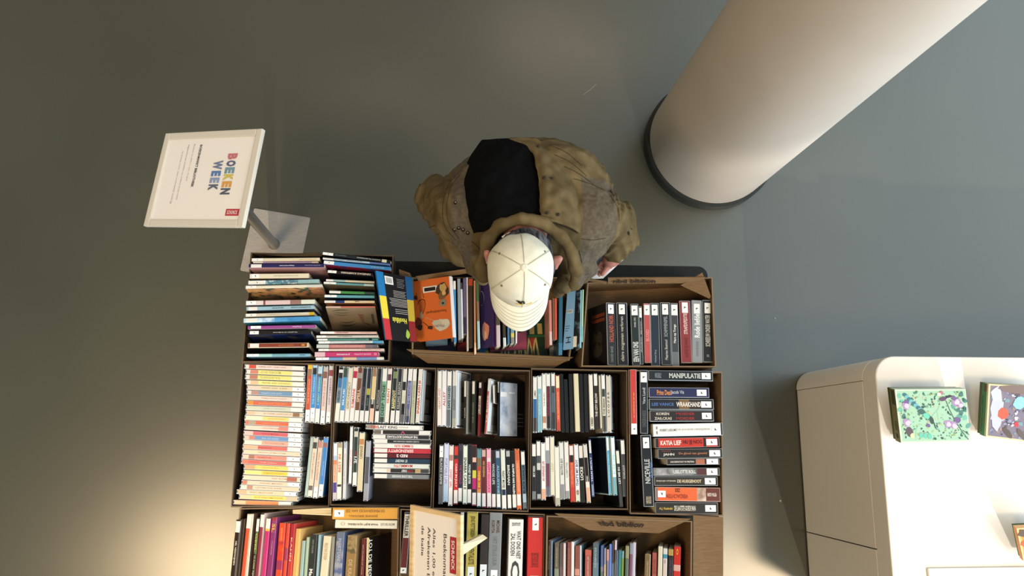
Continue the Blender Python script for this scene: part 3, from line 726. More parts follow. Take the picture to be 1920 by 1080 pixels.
row('after the white one, crosswise in thriller box', 'thrillers lying across the sticker box', (1170, 800, 6.353), 'book', .145, '''
372 196 1136 182 116 | .05=262020 .75=b43228 .79=241c1c .97=WI 1=201c1c | .08 .4 KATIA_LIEF dcd0c8 .45 ; .43 .73 NU_JIJ_NOG 40181a .5 |
405 324 1172 316 120 | .79=1e1c1c .97=WI 1=1e1c1c | .08 .25 JAHN c8c4bc .32 -.1 ; .32 .76 De_gloed_van_geweld 9c6448 .28 ; .06 .2 RYAN_DAVID 7c4434 .12 .28 | p=c8c0b0 w=.15
510 420 1136 414 78 | .55=25221f .72=a06048 .75=301c18 .98=WI 1=201c1c | .07 .52 DAS_EISENSTADT_IN_PRISTINA c8c0b8 .26 |
352 538 1138 536 90 | .3=a:5c5c5c:a4a4a4:40 .6=707070 .66=505050 .8=4c2c2c .97=WI 1=303030 | .3 .64 LISELOTTE_ROLL d0d0d0 .45 |
362 648 1116 650 106 | .79=2b2724 .97=WI 1=2b2724 | .36 .74 DE_HUISGENOOT c8b898 .34 ; .03 .34 MARJOLIJN_UITZINGER b0a898 .2 | p=cfc4a8
1146 812 376 800 158 | .22=5c2c24 .36=a:c8b8a8:8c6c5c:30 .84=cc5c30 .97=WI 1=5c6068 | .5 .84 VERDACHTEN 8c3020 .3 .15 ; .62 .7 ZES 4c2418 .26 -.28 ; .06 .2 PETRA_SOEN ccc0b4 .25 | r=c4a8a0
374 970 1120 974 132 | .79=23211f .97=WI 1=23211f | .3 .64 DE_LAATSTE_GOEDE_MAN c8c0b4 .45 ; .06 .27 A.J._Kazinski c0a040 .26 -.05 | p=cfc4a8
''', kw={'r': '8c9094'})
# --- children's books, outer column (writing upside down in the picture)
row('from sign base, outer column of picture books', 'picture books in the outer column of the children\'s box', (450, 465, 9.82), 'book', .165, '''
1466 205 215 218 72 | .83=cfc6ac 1=WI | .05 .3 Knettertje_Stef c09060 .35 | f=b8a890
1442 262 240 264 34 | .1=c8b8a0 .85=9c84a4 1=W | | f=8c8cb0
1552 320 160 326 66 | .83=282450 .97=W 1=282450 | .4 .6 klepperend_kater c0c0cc .4 ; .05 .26 anneke_brandts 8480a0 .3 | f=b88c8c w=.18 lean=-4
1268 508 180 518 92 | .84=cfc8b0 .97=WI 1=ccc | .18 .6 DE_KONINGSSPELEN a8a088 .25 | f=8c6c60
1456 612 150 640 84 | .3=8cb0b8 .75=a:8cb8c8:4c7488:c8d8d8:30 1=WI | | f=6c94a8
1512 690 105 722 58 | .2=c0c4bc .86=d2ccb8 1=WI | | f=a:3c2c20:c89c60:b87c5c:3c5038:c8b080:12 lean=-9 w=.18
1380 985 110 1012 84 | .2=c8ccc0 .36=8c6c64 .72=c8b0b0 .75=7c4048 .85=ccc0c0 1=WI | | f=8ca0a8
''')
row('in near half of outer picture-book column', 'picture books in the outer column of the children\'s box', (450, 565, 9), 'book', .165, '''
1248 95 108 124 66 | .84=8cacbc .97=W 1=8cacbc | .05 .34 DE_GRAPPIGSTE_SCHOLEN 2c343c .3 ; .45 .62 SJAKKIE 2c343c .35 | f=404858
1246 205 95 236 58 | .07=c8a830 .84=ccc4b4 1=WI | .2 .7 THEODOOR_TRANSMISSIE a49c8c .2 | f=b8b4a8
1352 285 62 322 100 | .6=a:3c7cb4:60a0cc:16 .82=a:3c7cb4:c8dce8:30 .97=W 1=b0c4d0 | | f=2c6c88 w=.175 lean=-3
1272 420 130 442 72 | .8=8c4484 .96=WI 1=8c4484 | .2 .34 Orphan c8b0cc .55 ; .02 .18 Jean_Webster b080ac .3 | f=c8c4cc
1204 515 128 532 68 | .82=201e1e .97=WI 1=202020 | .22 .6 Het_geheim_van_de_Sjamanen a8a8a8 .35 | f=a:10142c:1c2c60:50483c:18 lean=-7
1162 735 135 748 84 | .03=c8bca0 .82=7c3a2e .97=W 1=7c3a2e | .25 .5 KLEUREN_OP_DE_MAT b06840 .3 ; .07 .12 ### c09c40 .5 | r=c4b8a0 f=141110 lean=-5
1182 905 110 912 52 | .35=74a0b8 .6=6c98a4 .8=90b8b4 1=WI | .08 .16 HANNA_GELDER 2c3848 .3 | f=506c80
''')
row('from far end, inner column of picture books', 'picture books in the inner column of the children\'s box', (590, 465, 9.82), 'book', .165, '''
1400 250 145 98 78 | .06=1c2024 .13=c8c4a8 .84=1c2226 1=WI | .15 .5 GLASGOW_The_MOORENAUR b8bcb8 .3 ; .65 .82 SARAH_DE_BOER 6c7478 .25 | f=10141c w=.175
1382 302 150 190 52 | .3=5468a0 .7=9cb0c0 .84=90a0ac 1=W | .4 .75 ZWEMLES 6c7c90 .4 | f=2c5488 w=.17
1402 382 165 262 72 | .84=3c7cb4 1=WI | .1 .3 SPEURNEUS 84b0d8 .4 | f=a:241c30:8c2840:1c3c6c:14 w=.17 lean=-4
1070 492 240 432 58 | .8=241f1f 1=WI | .05 .7 DINSDAG_KAMPIOEN c8bcb0 .6 | f=15171c lean=-5
1100 630 210 590 40 | .6=b8ac94 .85=84a09c 1=W | | f=30383c
1092 684 165 640 44 | .2=a8b8b4 .75=5c8c90 1=WI | | f=a:4c5c50:6c5c44:3c4c48:12 lean=-6
1100 832 270 806 50 | .22=30443c .75=448048 1=W | | f=1c2c28
1100 896 180 884 52 | .75=5c94a0 1=WI | | f=24384c
1102 990 180 985 46 | .6=ccb898 .78=24386c 1=W | .3 .4 tuk 2c2420 .5 | f=b87c54
''')
row('after plant-patterned cover, inner column of picture books', 'picture books in the inner column of the children\'s box', (590, 565, 9), 'book', .165, '''
1022 92 190 94 32 | .7=b8685c 1=c8a89c | | f=8c7a62 lean=-17 w=.175 fx=plants
1046 530 94 528 42 | .75=ccaca4 1=WI | .1 .3 SANNE_TERLOUW a08884 .3 ; .5 .72 WEEKENDVERHAAL 504844 .35 | f=a08c88
1072 590 28 596 44 | .84=bcb8b4 1=WI | .42 .66 VAN_BRIENEN_DELAI 60605c .35 | f=8c8c88
1070 640 34 648 36 | .1=508078 .15=14302c .82=508078 1=WI | .2 .36 MARLENE 2c5450 .4 | f=3c6460
1152 680 62 692 44 | .16=4c90b8 .82=b8c0c4 1=WI | .2 .5 PRIKKEN_EN_PLAKKEN 9ca4a8 .3 | f=7c949c
1062 756 32 756 62 | .08=5c5860 .2=706068 .8=b07474 1=b4bcb8 | .25 .75 PAARDEN_EN_PONYS c89890 .5 | f=744c50
1168 815 62 820 42 | .84=ccb4ac 1=WI | .05 .34 MUIZEN_KOMEN_THUIS a08480 .3 | f=a8948c
1078 890 2 896 86 | .84=b03868 1=c8a8b0 | .12 .38 KIKKER_KAMPEN d8a0b8 .3 ; .45 .66 JE_MAMMAKES d8c8d0 .35 ; .03 .07 () d8a0b8 .5 | f=8c2c50
1164 960 15 970 50 | .1=c4c4c0 .4=6c84ac .6=c0a890 .8=6890b8 1=WI | | f=506480
''')
def P2(p0, p1, p2, p3):
    return [P(*p0), P(*p1), P(*p2), P(*p3)]
# --- thin books around the cap brim
row('after the orange cover in bulging box', 'picture books in the bulging box', (820, 500, 5.684), 'book', .15, '''
140 100 162 752 30 | .16=W 1=c4c0c4 | | z=.788 w=.13
182 152 190 808 36 | .14=W 1=4080b8 | | f=3c6080 z=.788 w=.13
228 128 240 768 42 | 1=848c94 | | f=707478 z=.793 w=.125
256 170 268 762 26 | .12=3c3c3c 1=c8ccd0 | | z=.793 w=.125
288 122 294 718 30 | .7=58506c 1=302c40 | | z=.793 w=.125
316 115 324 895 20 | .9=c0b8ac 1=b8b0a0 | | z=.793 w=.12
354 130 356 862 52 | .1=9c3c28 1=3a2a20 | | h=1 z=.793 w=.12
398 150 404 930 26 | .85=b88868 1=d8b89c | | z=.793 w=.12
424 160 444 866 34 | .3=405838 .6=7c5c4c 1=9cb4b4 | | z=.80 w=.12
''')
row('after the purple cover in bulging box', 'picture books in the bulging box', (900, 590, 9.143), 'book', .15, '''
306 -180 316 545 66 | .5=4c4438 1=b8a8b0 | | z=.803 w=.115
400 -200 425 545 50 | .8=3c342c 1=b8c4c4 | | z=.803 w=.115
480 -200 490 505 36 | .6=202830 1=406c90 | | z=.803 w=.115
545 -200 560 490 60 | .75=6c8c98 .85=c0b060 1=807c74 | | z=.803 w=.115
625 -200 622 490 26 | 1=ccd0d0 | | z=.803 w=.115
1202 -250 1214 520 48 | .7=b87870 1=c8a8a8 | | h=1 z=.793 w=.125
1254 -280 1262 428 28 | 1=6c5440 | | z=.793 w=.125
1296 -280 1300 424 44 | 1=b44c38 | | z=.793 w=.125
1386 -330 1377 690 66 | .8=2a5468 1=3c6c88 | | h=1
1732 -420 1724 568 26 | .8=7ca8b8 1=88b8cc | | w=.16
1768 -430 1752 470 24 | .7=a8c8a0 1=7cb8b8 | | w=.16
''')
# --- red, purple and cream books at the sunlit edge
row('from sunlit edge, red and purple book row', 'books in the red and purple box', (430, 945, 8), 'book', .150, '''
137 238 40 1180 78 | .02=26201c .2=W 1=2a211c | .34 .72 HEL_VERDWIJNEN c4bcb4 .45 | f=6c625c
218 222 120 1160 44 | 1=33281f | |
300 150 205 1090 74 | .02=c0b8a4 .23=W 1=bc5238 | | f=c8bca8
354 150 262 1090 30 | 1=c8bcb0 | | f=504038
432 205 345 1145 52 | .02=302c24 .22=W .58=54603c 1=2c281c | .25 .55 GEEL b8b060 .5 ; .6 .95 VLAAMS_RIJK b8b08c .5 |
498 140 410 1080 68 | .02=303030 .22=W 1=7c3444 | | f=c8b0a8
586 218 500 1158 74 | .16=W .2=c8a850 1=ac346c | | f=8c2c5c
680 200 590 1140 86 | .05=8c3840 .25=84406c 1=7c3468 | .1 .24 SL c8a040 .6 ; .38 .6 IN_DE_ALFABET_VAN_MIJN b080a8 .3 | f=642c5c
800 284 725 1220 108 | .3=c84830 .6=a:d05c30:c44028:8c3048:14 .75=8c3454 1=c44830 | .08 .28 ILSE_DEN_WAARD d88c60 .3 | f=8c2c30
886 290 812 1220 56 | .4=c04838 .6=903c58 1=bc4838 | | f=8c2c38
955 300 885 1230 74 | .5=982c34 1=ac3c38 | .22 .6 KAHN c8b0a0 .35 |
1034 370 960 1300 78 | 1=c49c60 | | p=c8b080 h=1
1112 550 1055 1300 52 | 1=88a0a0 | | w=.145
1176 498 1120 1300 48 | 1=98a894 | | w=.145
1270 455 1195 1400 118 | 1=2c3030 | .08 .3 HANS_CRIELAERS 74746c .3 ; .55 .9 Macht_en d0d0d0 .55 | w=.145
1352 460 1290 1400 34 | 1=88a4b0 | | w=.145
''', dlean=20)
row('in middle of red and purple book row', 'books in the red and purple box', (430, 930, 5.818), 'book', .145, '''
1070 435 1008 1090 92 | 1=cfc3ac | .12 .4 BELLE_VAN_ZUYLEN ac9c84 .45 | f=a8a08c
1134 440 1095 1090 34 | 1=84827a | |
1216 392 1165 1070 94 | .15=606c84 .5=a:546488:8c8c98:34 1=a:50608c:8c90a0:90a0b4:30 | .1 .5 IN_HET_LAND 94a0b8 .4 | f=3c4868 w=.15
1342 428 1300 1090 112 | .3=a:7c6848:94805c:5c5438:30 1=8c7048 | .4 .9 DE_KRAAIEN b09c7c .4 | f=7c6444
1466 465 1428 1120 54 | 1=5c2428 | .1 .6 JAN_KRAMER_DE_VALLEI b0948c .3 |
1508 455 1490 1125 32 | 1=ccb890 | | lean=24 f=161210 fx=reg h=1 p=cfc6ae w=.155
''', dlean=18)
row('of two crosswise books in red-purple box', 'books in the red and purple box', (430, 930, 5.818), 'book', .150, '''
1834 190 1126 190 122 | .82=c48e3c .98=WI 1=c48e3c | .2 .8 DE_PENDERWICKS_AAN_ZEE 84602c .26 -.22 ; .3 .75 JEANNE_BIRDSALL 84602c .26 .22 | f=d8c8a8 z=.775
1830 312 1142 302 90 | .98=ccc4b4 1=202020 | .04 .26 MARTIN_TEN_CATE 84807c .3 ; .3 .78 WAAR_BLIJFT_HIJ_IN_PEKING 44403c .3 ; .82 .9 () a4a098 .4 | f=b0a48c
''')
# --- thick thrillers behind the price sign
row('from sign end, price-sign box', 'thick thrillers in the price-sign box', (730, 930, 6.194), 'book', .150, '''
215 190 160 900 78 | .03=26282c .42=c8c0b4 .9=5c2224 1=WI | .05 .4 THRILLER 242424 .55 | f=1c1c20 r=707478
848 190 842 1150 40 | .8=b0b0b0 1=34343c | | f=505050
968 182 938 1180 128 | .02=8c7c40 .64=b4a04c .82=WI 1=a08c40 | .05 .3 JENS_PETTERSEN 5c4c20 .5 ; .36 .62 DE_MENTALISTE 5c4c20 .5 | f=b0a88c r=a8a070
1115 215 1080 1180 92 | .6=332c28 .76=WI 1=332c28 | | f=242220
1240 195 1205 1200 146 | .66=74787a .82=WI 1=5c6062 | .09 .24 KORYTA 4c3430 .26 -.2 ; .09 .24 MICHAEL 4c3430 .26 .2 ; .28 .62 HET_STILLE_UUR 60646 .34 | f=14171c r=8c9094
1476 272 1450 1240 168 | 1=cfd0ce | .04 .08 ERIK_AXL 5c5c5c .6 ; .14 .48 WAT_ONS_NIET 4c4c4c .3 .2 ; .17 .44 ZAL_DODEN 4c4c4c .3 -.2 ; .5 .72 C 3c3c3c .6 | f=c4c4c4
1700 232 1682 1200 178 | .02=3c2c28 .18=WJ 1=b42c28 | .45 .62 EERST_DE_DOOD_DAN_DE 6c2018 .5 ; .72 .85 ROSS d0988c .6 | f=701c1c
'''.replace('60646 ', '606468 '))
# --- thin books under the lettered flap
row('after the red thriller, folded-flap box', 'thin books in the folded-flap box', (1010, 990, 12), 'book', .150, '''
235 290 212 1380 96 | .8=2e2c28 1=cfcfcf | .1 .6 SINT_JAN_OP_SCHAAL 7c7868 .35 | f=28282c
294 285 278 1380 24 | .4=84909c 1=7088a8 | |
402 330 390 1400 104 | .55=44443e 1=6c7c74 | .1 .5 CONSTANTIJN_DE_HAAN 9c9c8c .35 |
502 350 490 1400 82 | .5=30262a 1=48303c | |
576 340 566 1400 50 | 1=c4bcc0 | |
680 318 668 1400 84 | 1=6c1e26 | .12 .75 GEZOCHT:_DE_HELDEN_VAN_DE_DOM a87868 .3 | h=1
760 310 750 1400 66 | 1=d2d6d8 | | h=1 f=b0bcc0
862 400 852 1440 106 | .5=6c2a2a .64=b87c70 1=6c3430 | .1 .4 BOEK 8c4c3c .4 | h=1
940 392 934 1440 42 | 1=b0c0cc | | f=50686c
1110 488 1098 1500 158 | .12=a84440 .85=90303c 1=a84440 | .15 .7 HET_KWADE_HART_VAN c0b8a8 .22 | w=.14
1278 335 1262 1440 134 | .4=2c4860 .75=386478 1=4c7c84 | .1 .5 KRONIEKEN 8ca8bc .4 |
1424 400 1414 1450 82 | .45=24508c .55=6c6c84 1=3c5c5c | | w=.145
1490 455 1480 1500 46 | .35=7c7c9c 1=b8a488 | |
1552 480 1545 1500 54 | .25=c08c7c 1=6c6c90 | |
1612 362 1600 1440 62 | 1=4c70c4 | |
1670 300 1660 1400 46 | .45=201c2c 1=4c6478 | |
''', dlean=20)
row('past the blue spines, folded-flap box', 'thin books in the folded-flap box', (1140, 940, 7.714), 'book', .150, '''
112 562 92 1200 40 | .22=c8b0bc .5=3c3834 1=48504c | | f=6c6864
136 712 122 1240 26 | 1=74789c | | w=.14
176 708 160 1240 52 | .4=2c7880 1=347c74 | | w=.14
220 718 205 1240 38 | .2=84b0cc 1=84a448 | | w=.14
276 645 262 1240 58 | .3=888868 1=50605c | |
334 605 316 1240 54 | .25=788090 1=6c4058 | | f=8c8cb0
380 595 362 1240 50 | 1=b4b4c8 | | f=a:7c5c48:4c342c:a08c84:20
574 762 560 1260 78 | 1=6c5c40 | .2 .7 GRONDEN a49478 .3 | w=.14 r=a89878 h=1
672 742 662 1260 80 | 1=9c504c | .2 .6 RODE 7c3c38 .4 | w=.14
756 652 742 1240 72 | 1=c8c4b4 | | f=a09c8c
826 680 815 1240 58 | .15=c4c4c8 .26=3c84a4 1=c4b8b4 | .3 .4 bibber 8c848c .4 |
906 690 895 1240 74 | .17=a0884c .22=181818 1=1f2226 | .3 .7 RITA_TERRA 54385c .4 |
1000 655 984 1240 104 | .45=b4221f .6=c89c98 1=b82826 | .05 .2 O c8a030 .3 |
''', dlean=17)
# ------------------------------------------------------------------ books lying open to view, built as closed slabs seated on four corners
def slab(name, label, cat, q, th, top, edge='d8ceb8', group=None, art=None, spine=None, spine_side=3, board=.0012):
    """q: four upper corners (world), counter-clockwise seen from above, first = start of lettering; art(mb, T, Lx, Ly)"""
    cen = sum(q, Vector()) / 4
    n = (q[1] - q[0]).cross(q[3] - q[0]).normalized()
    if n.z < 0: n = -n
    o = empty(name, cen - n * th); tag(o, label, cat, group)
    loc = [p - o.location for p in q]
    c4 = sum(loc, Vector()) / 4
    def layer(d0, d1, ins, m, nm):
        mb = MB(); a = []
        for d in (d0, d1): a += [(c4 + (p - c4) * (1 - ins)) - n * d for p in loc]
        mb.hexa(a, mat(m, .35, coat=.25) if isinstance(m, str) else m); return mb
    cov = layer(board, 0, 0, top, 'c')
    u, v = loc[1] - loc[0], loc[3] - loc[0]
    T = lambda p: loc[0] + u * p[0] * (1 - p[1]) + (loc[2] - loc[3]) * p[0] * p[1] + v * p[1] + n * (.0004 + p[2])
    if art: art(cov, T)
    cov2 = layer(th, th - board, 0, top, 'b'); b = len(cov.v); cov.v += cov2.v; cov.f += [tuple(i + b for i in f) for f in cov2.f]
    cov.m += [cov.mi(cov2.mats[0])] * len(cov2.f)
    if spine:
        i, j = spine_side, (spine_side + 1) % 4; a, bb = loc[i], loc[j]; inw = (c4 - (a + bb) / 2).normalized() * .0012
        cov.hexa([a - n * th, bb - n * th, bb - n * th + inw, a - n * th + inw, a, bb, bb + inw, a + inw], mat(spine, .4))
    cov.build('cover', o)
    layer(th - board, board, .025, edge, 'p').build('pages', o)
    return o
def rect(mb, T, x0, x1, y0, y1, c, z=0.0):
    mb.face([T((x0, y0, z)), T((x1, y0, z)), T((x1, y1, z)), T((x0, y1, z))], c if not isinstance(c, str) else mat(c, .4, coat=.2))
def lines(mb, T, x0, x1, ys, c, h=.008, z=.0003):
    for y, a, b in ys: rect(mb, T, x0 + a * (x1 - x0), x0 + b * (x1 - x0), y, y + h, c, z)

# black book with blue, yellow and red bands
oc = lambda x, y, z: P(690 + x / 5.684, 490 + y / 5.684, z)
def art_black(mb, T):
    # u runs along the picture's x, v up the picture
    for (x0, x1) in ((0, .20), (.80, 1.0)):
        rect(mb, T, x0, x1, .64, 1, '1c6ca8' if x0 == 0 else '1c4c78'); rect(mb, T, x0, x1, .31, .64, 'd4c440' if x0 == 0 else 'a89434'); rect(mb, T, x0, x1, 0, .31, 'b03038' if x0 == 0 else '7c2024')
    rect(mb, T, .22, .45, .83, .95, 'd8d8d8', .0003)
    for k in range(6): rect(mb, T, .26 + k * .028, .272 + k * .028, .85, .93, '2a2a2a', .0005)
    for k in range(6): rect(mb, T, .55, .77 - .02 * (k % 3), .93 - k * .025, .934 - k * .025, '9c9c9c', .0003)
    for k in range(5): rect(mb, T, .42, .78 - .03 * (k % 2), .74 - k * .022, .745 - k * .022, 'b4b4b4', .0003)
    for k in range(6): rect(mb, T, .28 + .02 * (k % 3), .79, .62 - k * .022, .625 - k * .022, 'c4c4c4', .0003)
    for k in range(3): rect(mb, T, .42, .79, .46 - k * .028, .466 - k * .028, 'b4b4b4', .0003)
    T180 = lambda p: T((1 - p[0], 1 - p[1], p[2]))
    mb.text('Hoofdluis', .26, .70, .66, .74, .0006, mat('c4c04c', .5), .03, T180)
    T2 = lambda p: T((.74 + p[0], .10 + p[1], .0006)); mb.blob(0, 0, .075, 0, mat('8cac40', .5), 7, .25, 1, T2)
slab('book', 'black book with blue, yellow and red bands lying across two boxes', 'book',
     [oc(190, 832, .955), oc(515, 858, .925), oc(470, 175, .925), oc(82, 100, .965)], .016, '17161a', art=art_black, spine='1c6ca8')
def art_orange(mb, T):
    rect(mb, T, .28, .66, .78, .88, 'd0ccc8', .0003); rect(mb, T, .32, .62, .80, .86, '24201e', .0005)
    def B(cx, cy, r, c, asp=1, j=.2, n=11, z=.0006, rot=0):
        mb.blob(0, 0, r, 0, mat(c, .5), n, j, asp, lambda p: T((cx + p[0], cy + p[1] * .62, z)), rot)
    B(.80, .80, .17, '3c3024', 1.25); B(.82, .82, .10, 'b09058', 1.2, z=.0008); B(.78, .70, .11, '6c5030', 1.0, z=.0009); B(.84, .74, .05, 'c89c64', 1.3, z=.0011)
    B(.80, .58, .10, '7c7464', 1.0, z=.0010); B(.80, .57, .03, '202020', 1, z=.0012)
    B(.72, .22, .21, 'b8b0a0', .75, .12, 14); B(.60, .26, .12, 'b0a898', .7, .12, 12, .0007); B(.84, .26, .11, 'c0b8a8', .8, .12, 12, .0008)
    B(.10, .30, .10, '5c2c20', 1.4); B(.14, .22, .08, '2c2420', 1.2, z=.0008); B(.20, .42, .05, '9c8c70', 1.8, z=.0008)
    B(.42, .20, .07, '3c2820', .8); B(.08, .72, .05, '3c2418', 1.2)
    def ln(pts, c='402418', w=.012, z=.0007):
        for (a, b) in zip(pts, pts[1:]):
            d = Vector((b[0] - a[0], b[1] - a[1])); nn = Vector((-d.y, d.x)).normalized() * w / 2
            mb.face([T((a[0] - nn.x, a[1] - nn.y, z)), T((b[0] - nn.x, b[1] - nn.y, z)), T((b[0] + nn.x, b[1] + nn.y, z)), T((a[0] + nn.x, a[1] + nn.y, z))], mat(c, .5))
    ln([(.12, .60), (.16, .66), (.24, .68), (.32, .66), (.32, .56), (.26, .46), (.2, .40)])
    for k in range(4): ln([(.18 + k * .04, .66), (.17 + k * .025, .46)], w=.006)
    ln([(.24, .3), (.34, .24), (.42, .18)]); ln([(.10, .8), (.12, .66)]); ln([(.30, .70), (.26, .82)])
    ln([(.30, .38), (.42, .34), (.56, .30)], 'b0a890', .006)
    T180 = lambda p: T((1 - p[0], 1 - p[1], p[2]))
    mb.text('heelsimpel', .13, .66, .52, .58, .001, mat('5c3018', .5), .0, T180)
    mb.text('Marjet', .20, .45, .76, .82, .0012, mat('6c6c80', .5), .0, T180)
slab('book', 'orange children\'s book with cartoon dog and inked-over label, leaning beside the black book', 'book',
     [oc(510, 856, .855), oc(905, 808, .935), oc(865, 158, .935), oc(470, 215, .855)], .022, 'c4622c', art=art_orange, spine='ccc8c4', spine_side=1)
bc = lambda x, y, z: P(820 + x / 5.684, 500 + y / 5.684, z)
slab('book', 'pale blue book peeking out under the orange cover', 'book', [bc(-120, 850, .806), bc(112, 832, .806), bc(112, 740, .806), bc(-130, 740, .806)], .018, '5c7c98', spine='8cb0cc', spine_side=1)
slab('book', 'dark violet book below the pale blue one in the bulging box', 'book', [bc(-100, 925, .785), bc(205, 900, .785), bc(205, 790, .785), bc(-100, 810, .785)], .018, '211c48', spine='b0b8d0', spine_side=1)
slab('book', 'dark red book lying flat between white spines and the bulging wall', 'book', [bc(212, 912, .790), bc(300, 900, .790), bc(300, 800, .790), bc(212, 800, .790)], .011, '7c1c20')
slab('book', 'tan book lying lowest under the dark red one', 'book', [bc(212, 978, .778), bc(405, 955, .778), bc(405, 800, .778), bc(212, 810, .778)], .011, 'a47c50')
def art_yb(mb, T): rect(mb, T, .72, .98, .1, .6, 'c8a838')
slab('book', 'blue book with yellow patch lying under the purple cover', 'book', [bc(412, 980, .785), bc(552, 958, .785), bc(548, 850, .785), bc(412, 865, .785)], .018, '24689c', art=art_yb, spine='3c8cc0', spine_side=1)
def art_purple(mb, T):
    def B(cx, cy, r, c, asp=1, j=.3, n=13, z=.0006): mb.blob(0, 0, r, 0, mat(c, .5), n, j, asp, lambda p: T((cx + p[0], cy + p[1] * .35, z)))
    B(.42, .24, .26, 'c07860', 1.5, .25); B(.38, .19, .13, 'd09c78', 1.4, .3, z=.0009)
    pts = [(.04 + .24 * math.cos(a), .74 + .11 * math.sin(a)) for a in [i * .35 - 1.5 for i in range(10)]]
    for a, b in zip(pts, pts[1:]):
        mb.face([T((a[0], a[1], .0006)), T((b[0], b[1], .0006)), T((b[0] + .02, b[1] + .008, .0006)), T((a[0] + .02, a[1] + .008, .0006))], mat('a89cb0', .5))
slab('book', 'purple book with a pink splash, tucked under the left half of the cap brim', 'book', [bc(466, 872, .87), bc(596, 846, .905), bc(590, 150, .905), bc(460, 160, .87)], .014, '33204a', art=art_purple, spine='4c2c68', spine_side=1)
dc = lambda x, y, z: P(900 + x / 9.143, 590 + y / 9.143, z)
slab('book', 'magenta book lying with its white edge by the green letter cover', 'book', [dc(170, 632, .800), dc(806, 592, .800), dc(806, 300, .800), dc(170, 330, .800)], .013, '8c3c54', spine='ccc0bc', spine_side=1)
def art_green(mb, T):
    for k in range(3):
        rect(mb, T, .04 + k * .07, .062 + k * .07, .05, .40, 'a09c70')
    for (x, wd) in ((.30, .0), (.56, .0)):
        for (a, b) in ((0, .10), (.10, .0)):
            pass
        xs = [x, x + .07, x + .14, x + .21]
        for i, (a, b) in enumerate(((x, x + .05), (x + .12, x + .07), (x + .12, x + .17), (x + .24, x + .19))):
            mb.face([T((a - .015, .05, .0005)), T((a + .03, .05, .0005)), T((b + .025, .52, .0005)), T((b - .01, .52, .0005))], mat('b8a468', .5))
        mb.face([T((x + .06, .52, .0007)), T((x + .12, .22, .0007)), T((x + .18, .52, .0007))], mat('8c2c20', .5))
    for k in range(4): rect(mb, T, .3 + k * .17, .40 + k * .17, .60, .85, 'a89458')
    rect(mb, T, .25, 1, .53, .58, '2c5c30')
slab('book', 'green book with tall cream zigzag letters under the cap brim\'s corner', 'book', [dc(330, 768, .784), dc(1176, 771, .784), dc(1120, 40, .784), dc(330, 60, .784)], .016, '1c3424', art=art_green, spine='a4ac94', spine_side=1)
slab('book', 'pale grey board book lying low between red-orange spine and teal hardback', 'book', [dc(1190, 745, .788), dc(1300, 725, .788), dc(1300, 425, .788), dc(1190, 430, .788)], .018, 'a4a09c')
def art_h(mb, T):
    T90 = lambda p: T((1 - p[1], p[0], p[2]))
    mb.text('H', .10, .20, .25, .75, .0006, mat('1c2430', .5), .0, lambda p: T((p[1], p[0], p[2])))
    rect(mb, T, .1, .8, .60, .66, 'b0b8bc', .0004)
    for k in range(6): rect(mb, T, .15 + k * .1, .2 + k * .1, .61, .65, '3c4448', .0006)
    for k in range(3): rect(mb, T, .08, .6 - .1 * k, .38 - k * .04, .39 - k * .04, '3c5468', .0006)
slab('book', 'light blue book marked with one handwritten letter beside the teal hardback', 'book', [dc(1420, 602, .905), dc(1592, 578, .915), dc(1640, -440, .915), dc(1500, -420, .905)], .012, '6c92b0', art=art_h)
slab('book', 'black book with pale blue swirls and a small sticker in the bulging box', 'book', [dc(1602, 580, .915), dc(1700, 565, .925), dc(1722, -440, .925), dc(1650, -440, .915)], .010, mat('a:14181c:14181c:6c90a4:18'),
     art=lambda mb, T: rect(mb, T, -.1, .55, .02, .2, 'd0c8b8', .0006))
slab('book', 'navy book with white edge lying lowest beside the light blue book', 'book', [dc(1424, 645, .79), dc(1490, 632, .79), dc(1490, 560, .79), dc(1424, 560, .79)], .02, '1c3454', spine='b0c0c8', spine_side=1)
# fanned-open cream book lying spine-in beside the two crosswise books
kc = lambda x, y, z: P(430 + x / 5.818, 930 + y / 5.818, z)
fb = empty('book', kc(1000, 170, .91)); tag(fb, 'cream book with fanned-out pages at the far edge of the red and purple box', 'book')
for i, (y0, y1) in enumerate(((128, 136), (136, 152), (150, 166), (164, 182), (178, 198), (196, 212))):
    a = [kc(692, 150 + i * 7, .905), kc(692, 158 + i * 7, .905), kc(1112, y1 + 2, .918), kc(1112, y0, .918)]
    a = [p - fb.location for p in a]; mb = MB()
    mb.hexa([p - Vector((0, 0, .11)) for p in a] + a, mat('cbb995' if i % 2 else 'b8a27c', .9))
    mb.build('pages' if 0 < i < 5 else 'cover', fb)

# ------------------------------------------------------------------ wooden price sign standing in the thriller box
sc_ = lambda x, y, z: P(730 + x / 6.194, 930 + y / 6.194, z)
q = [sc_(250, 100, .985), sc_(838, 222, 1.10)]; d1 = (sc_(235, 929, .985) - q[0]).normalized(); Ls = .33
q = [q[0], q[1], q[1] + d1 * Ls, q[0] + d1 * Ls]      # top-left, top-right, bottom-right, bottom-left in the picture
ps = empty('price_sign', (q[2] + q[3]) / 2 - Vector((0, 0, .21))); tag(ps, 'wooden framed paper price sign reading Boekenmarkt, leaning back on its small wooden foot', 'sign')
loc = [p - ps.location for p in q]
U = (loc[2] - loc[1]); V = (loc[1] - loc[0]); nn = U.cross(V).normalized()
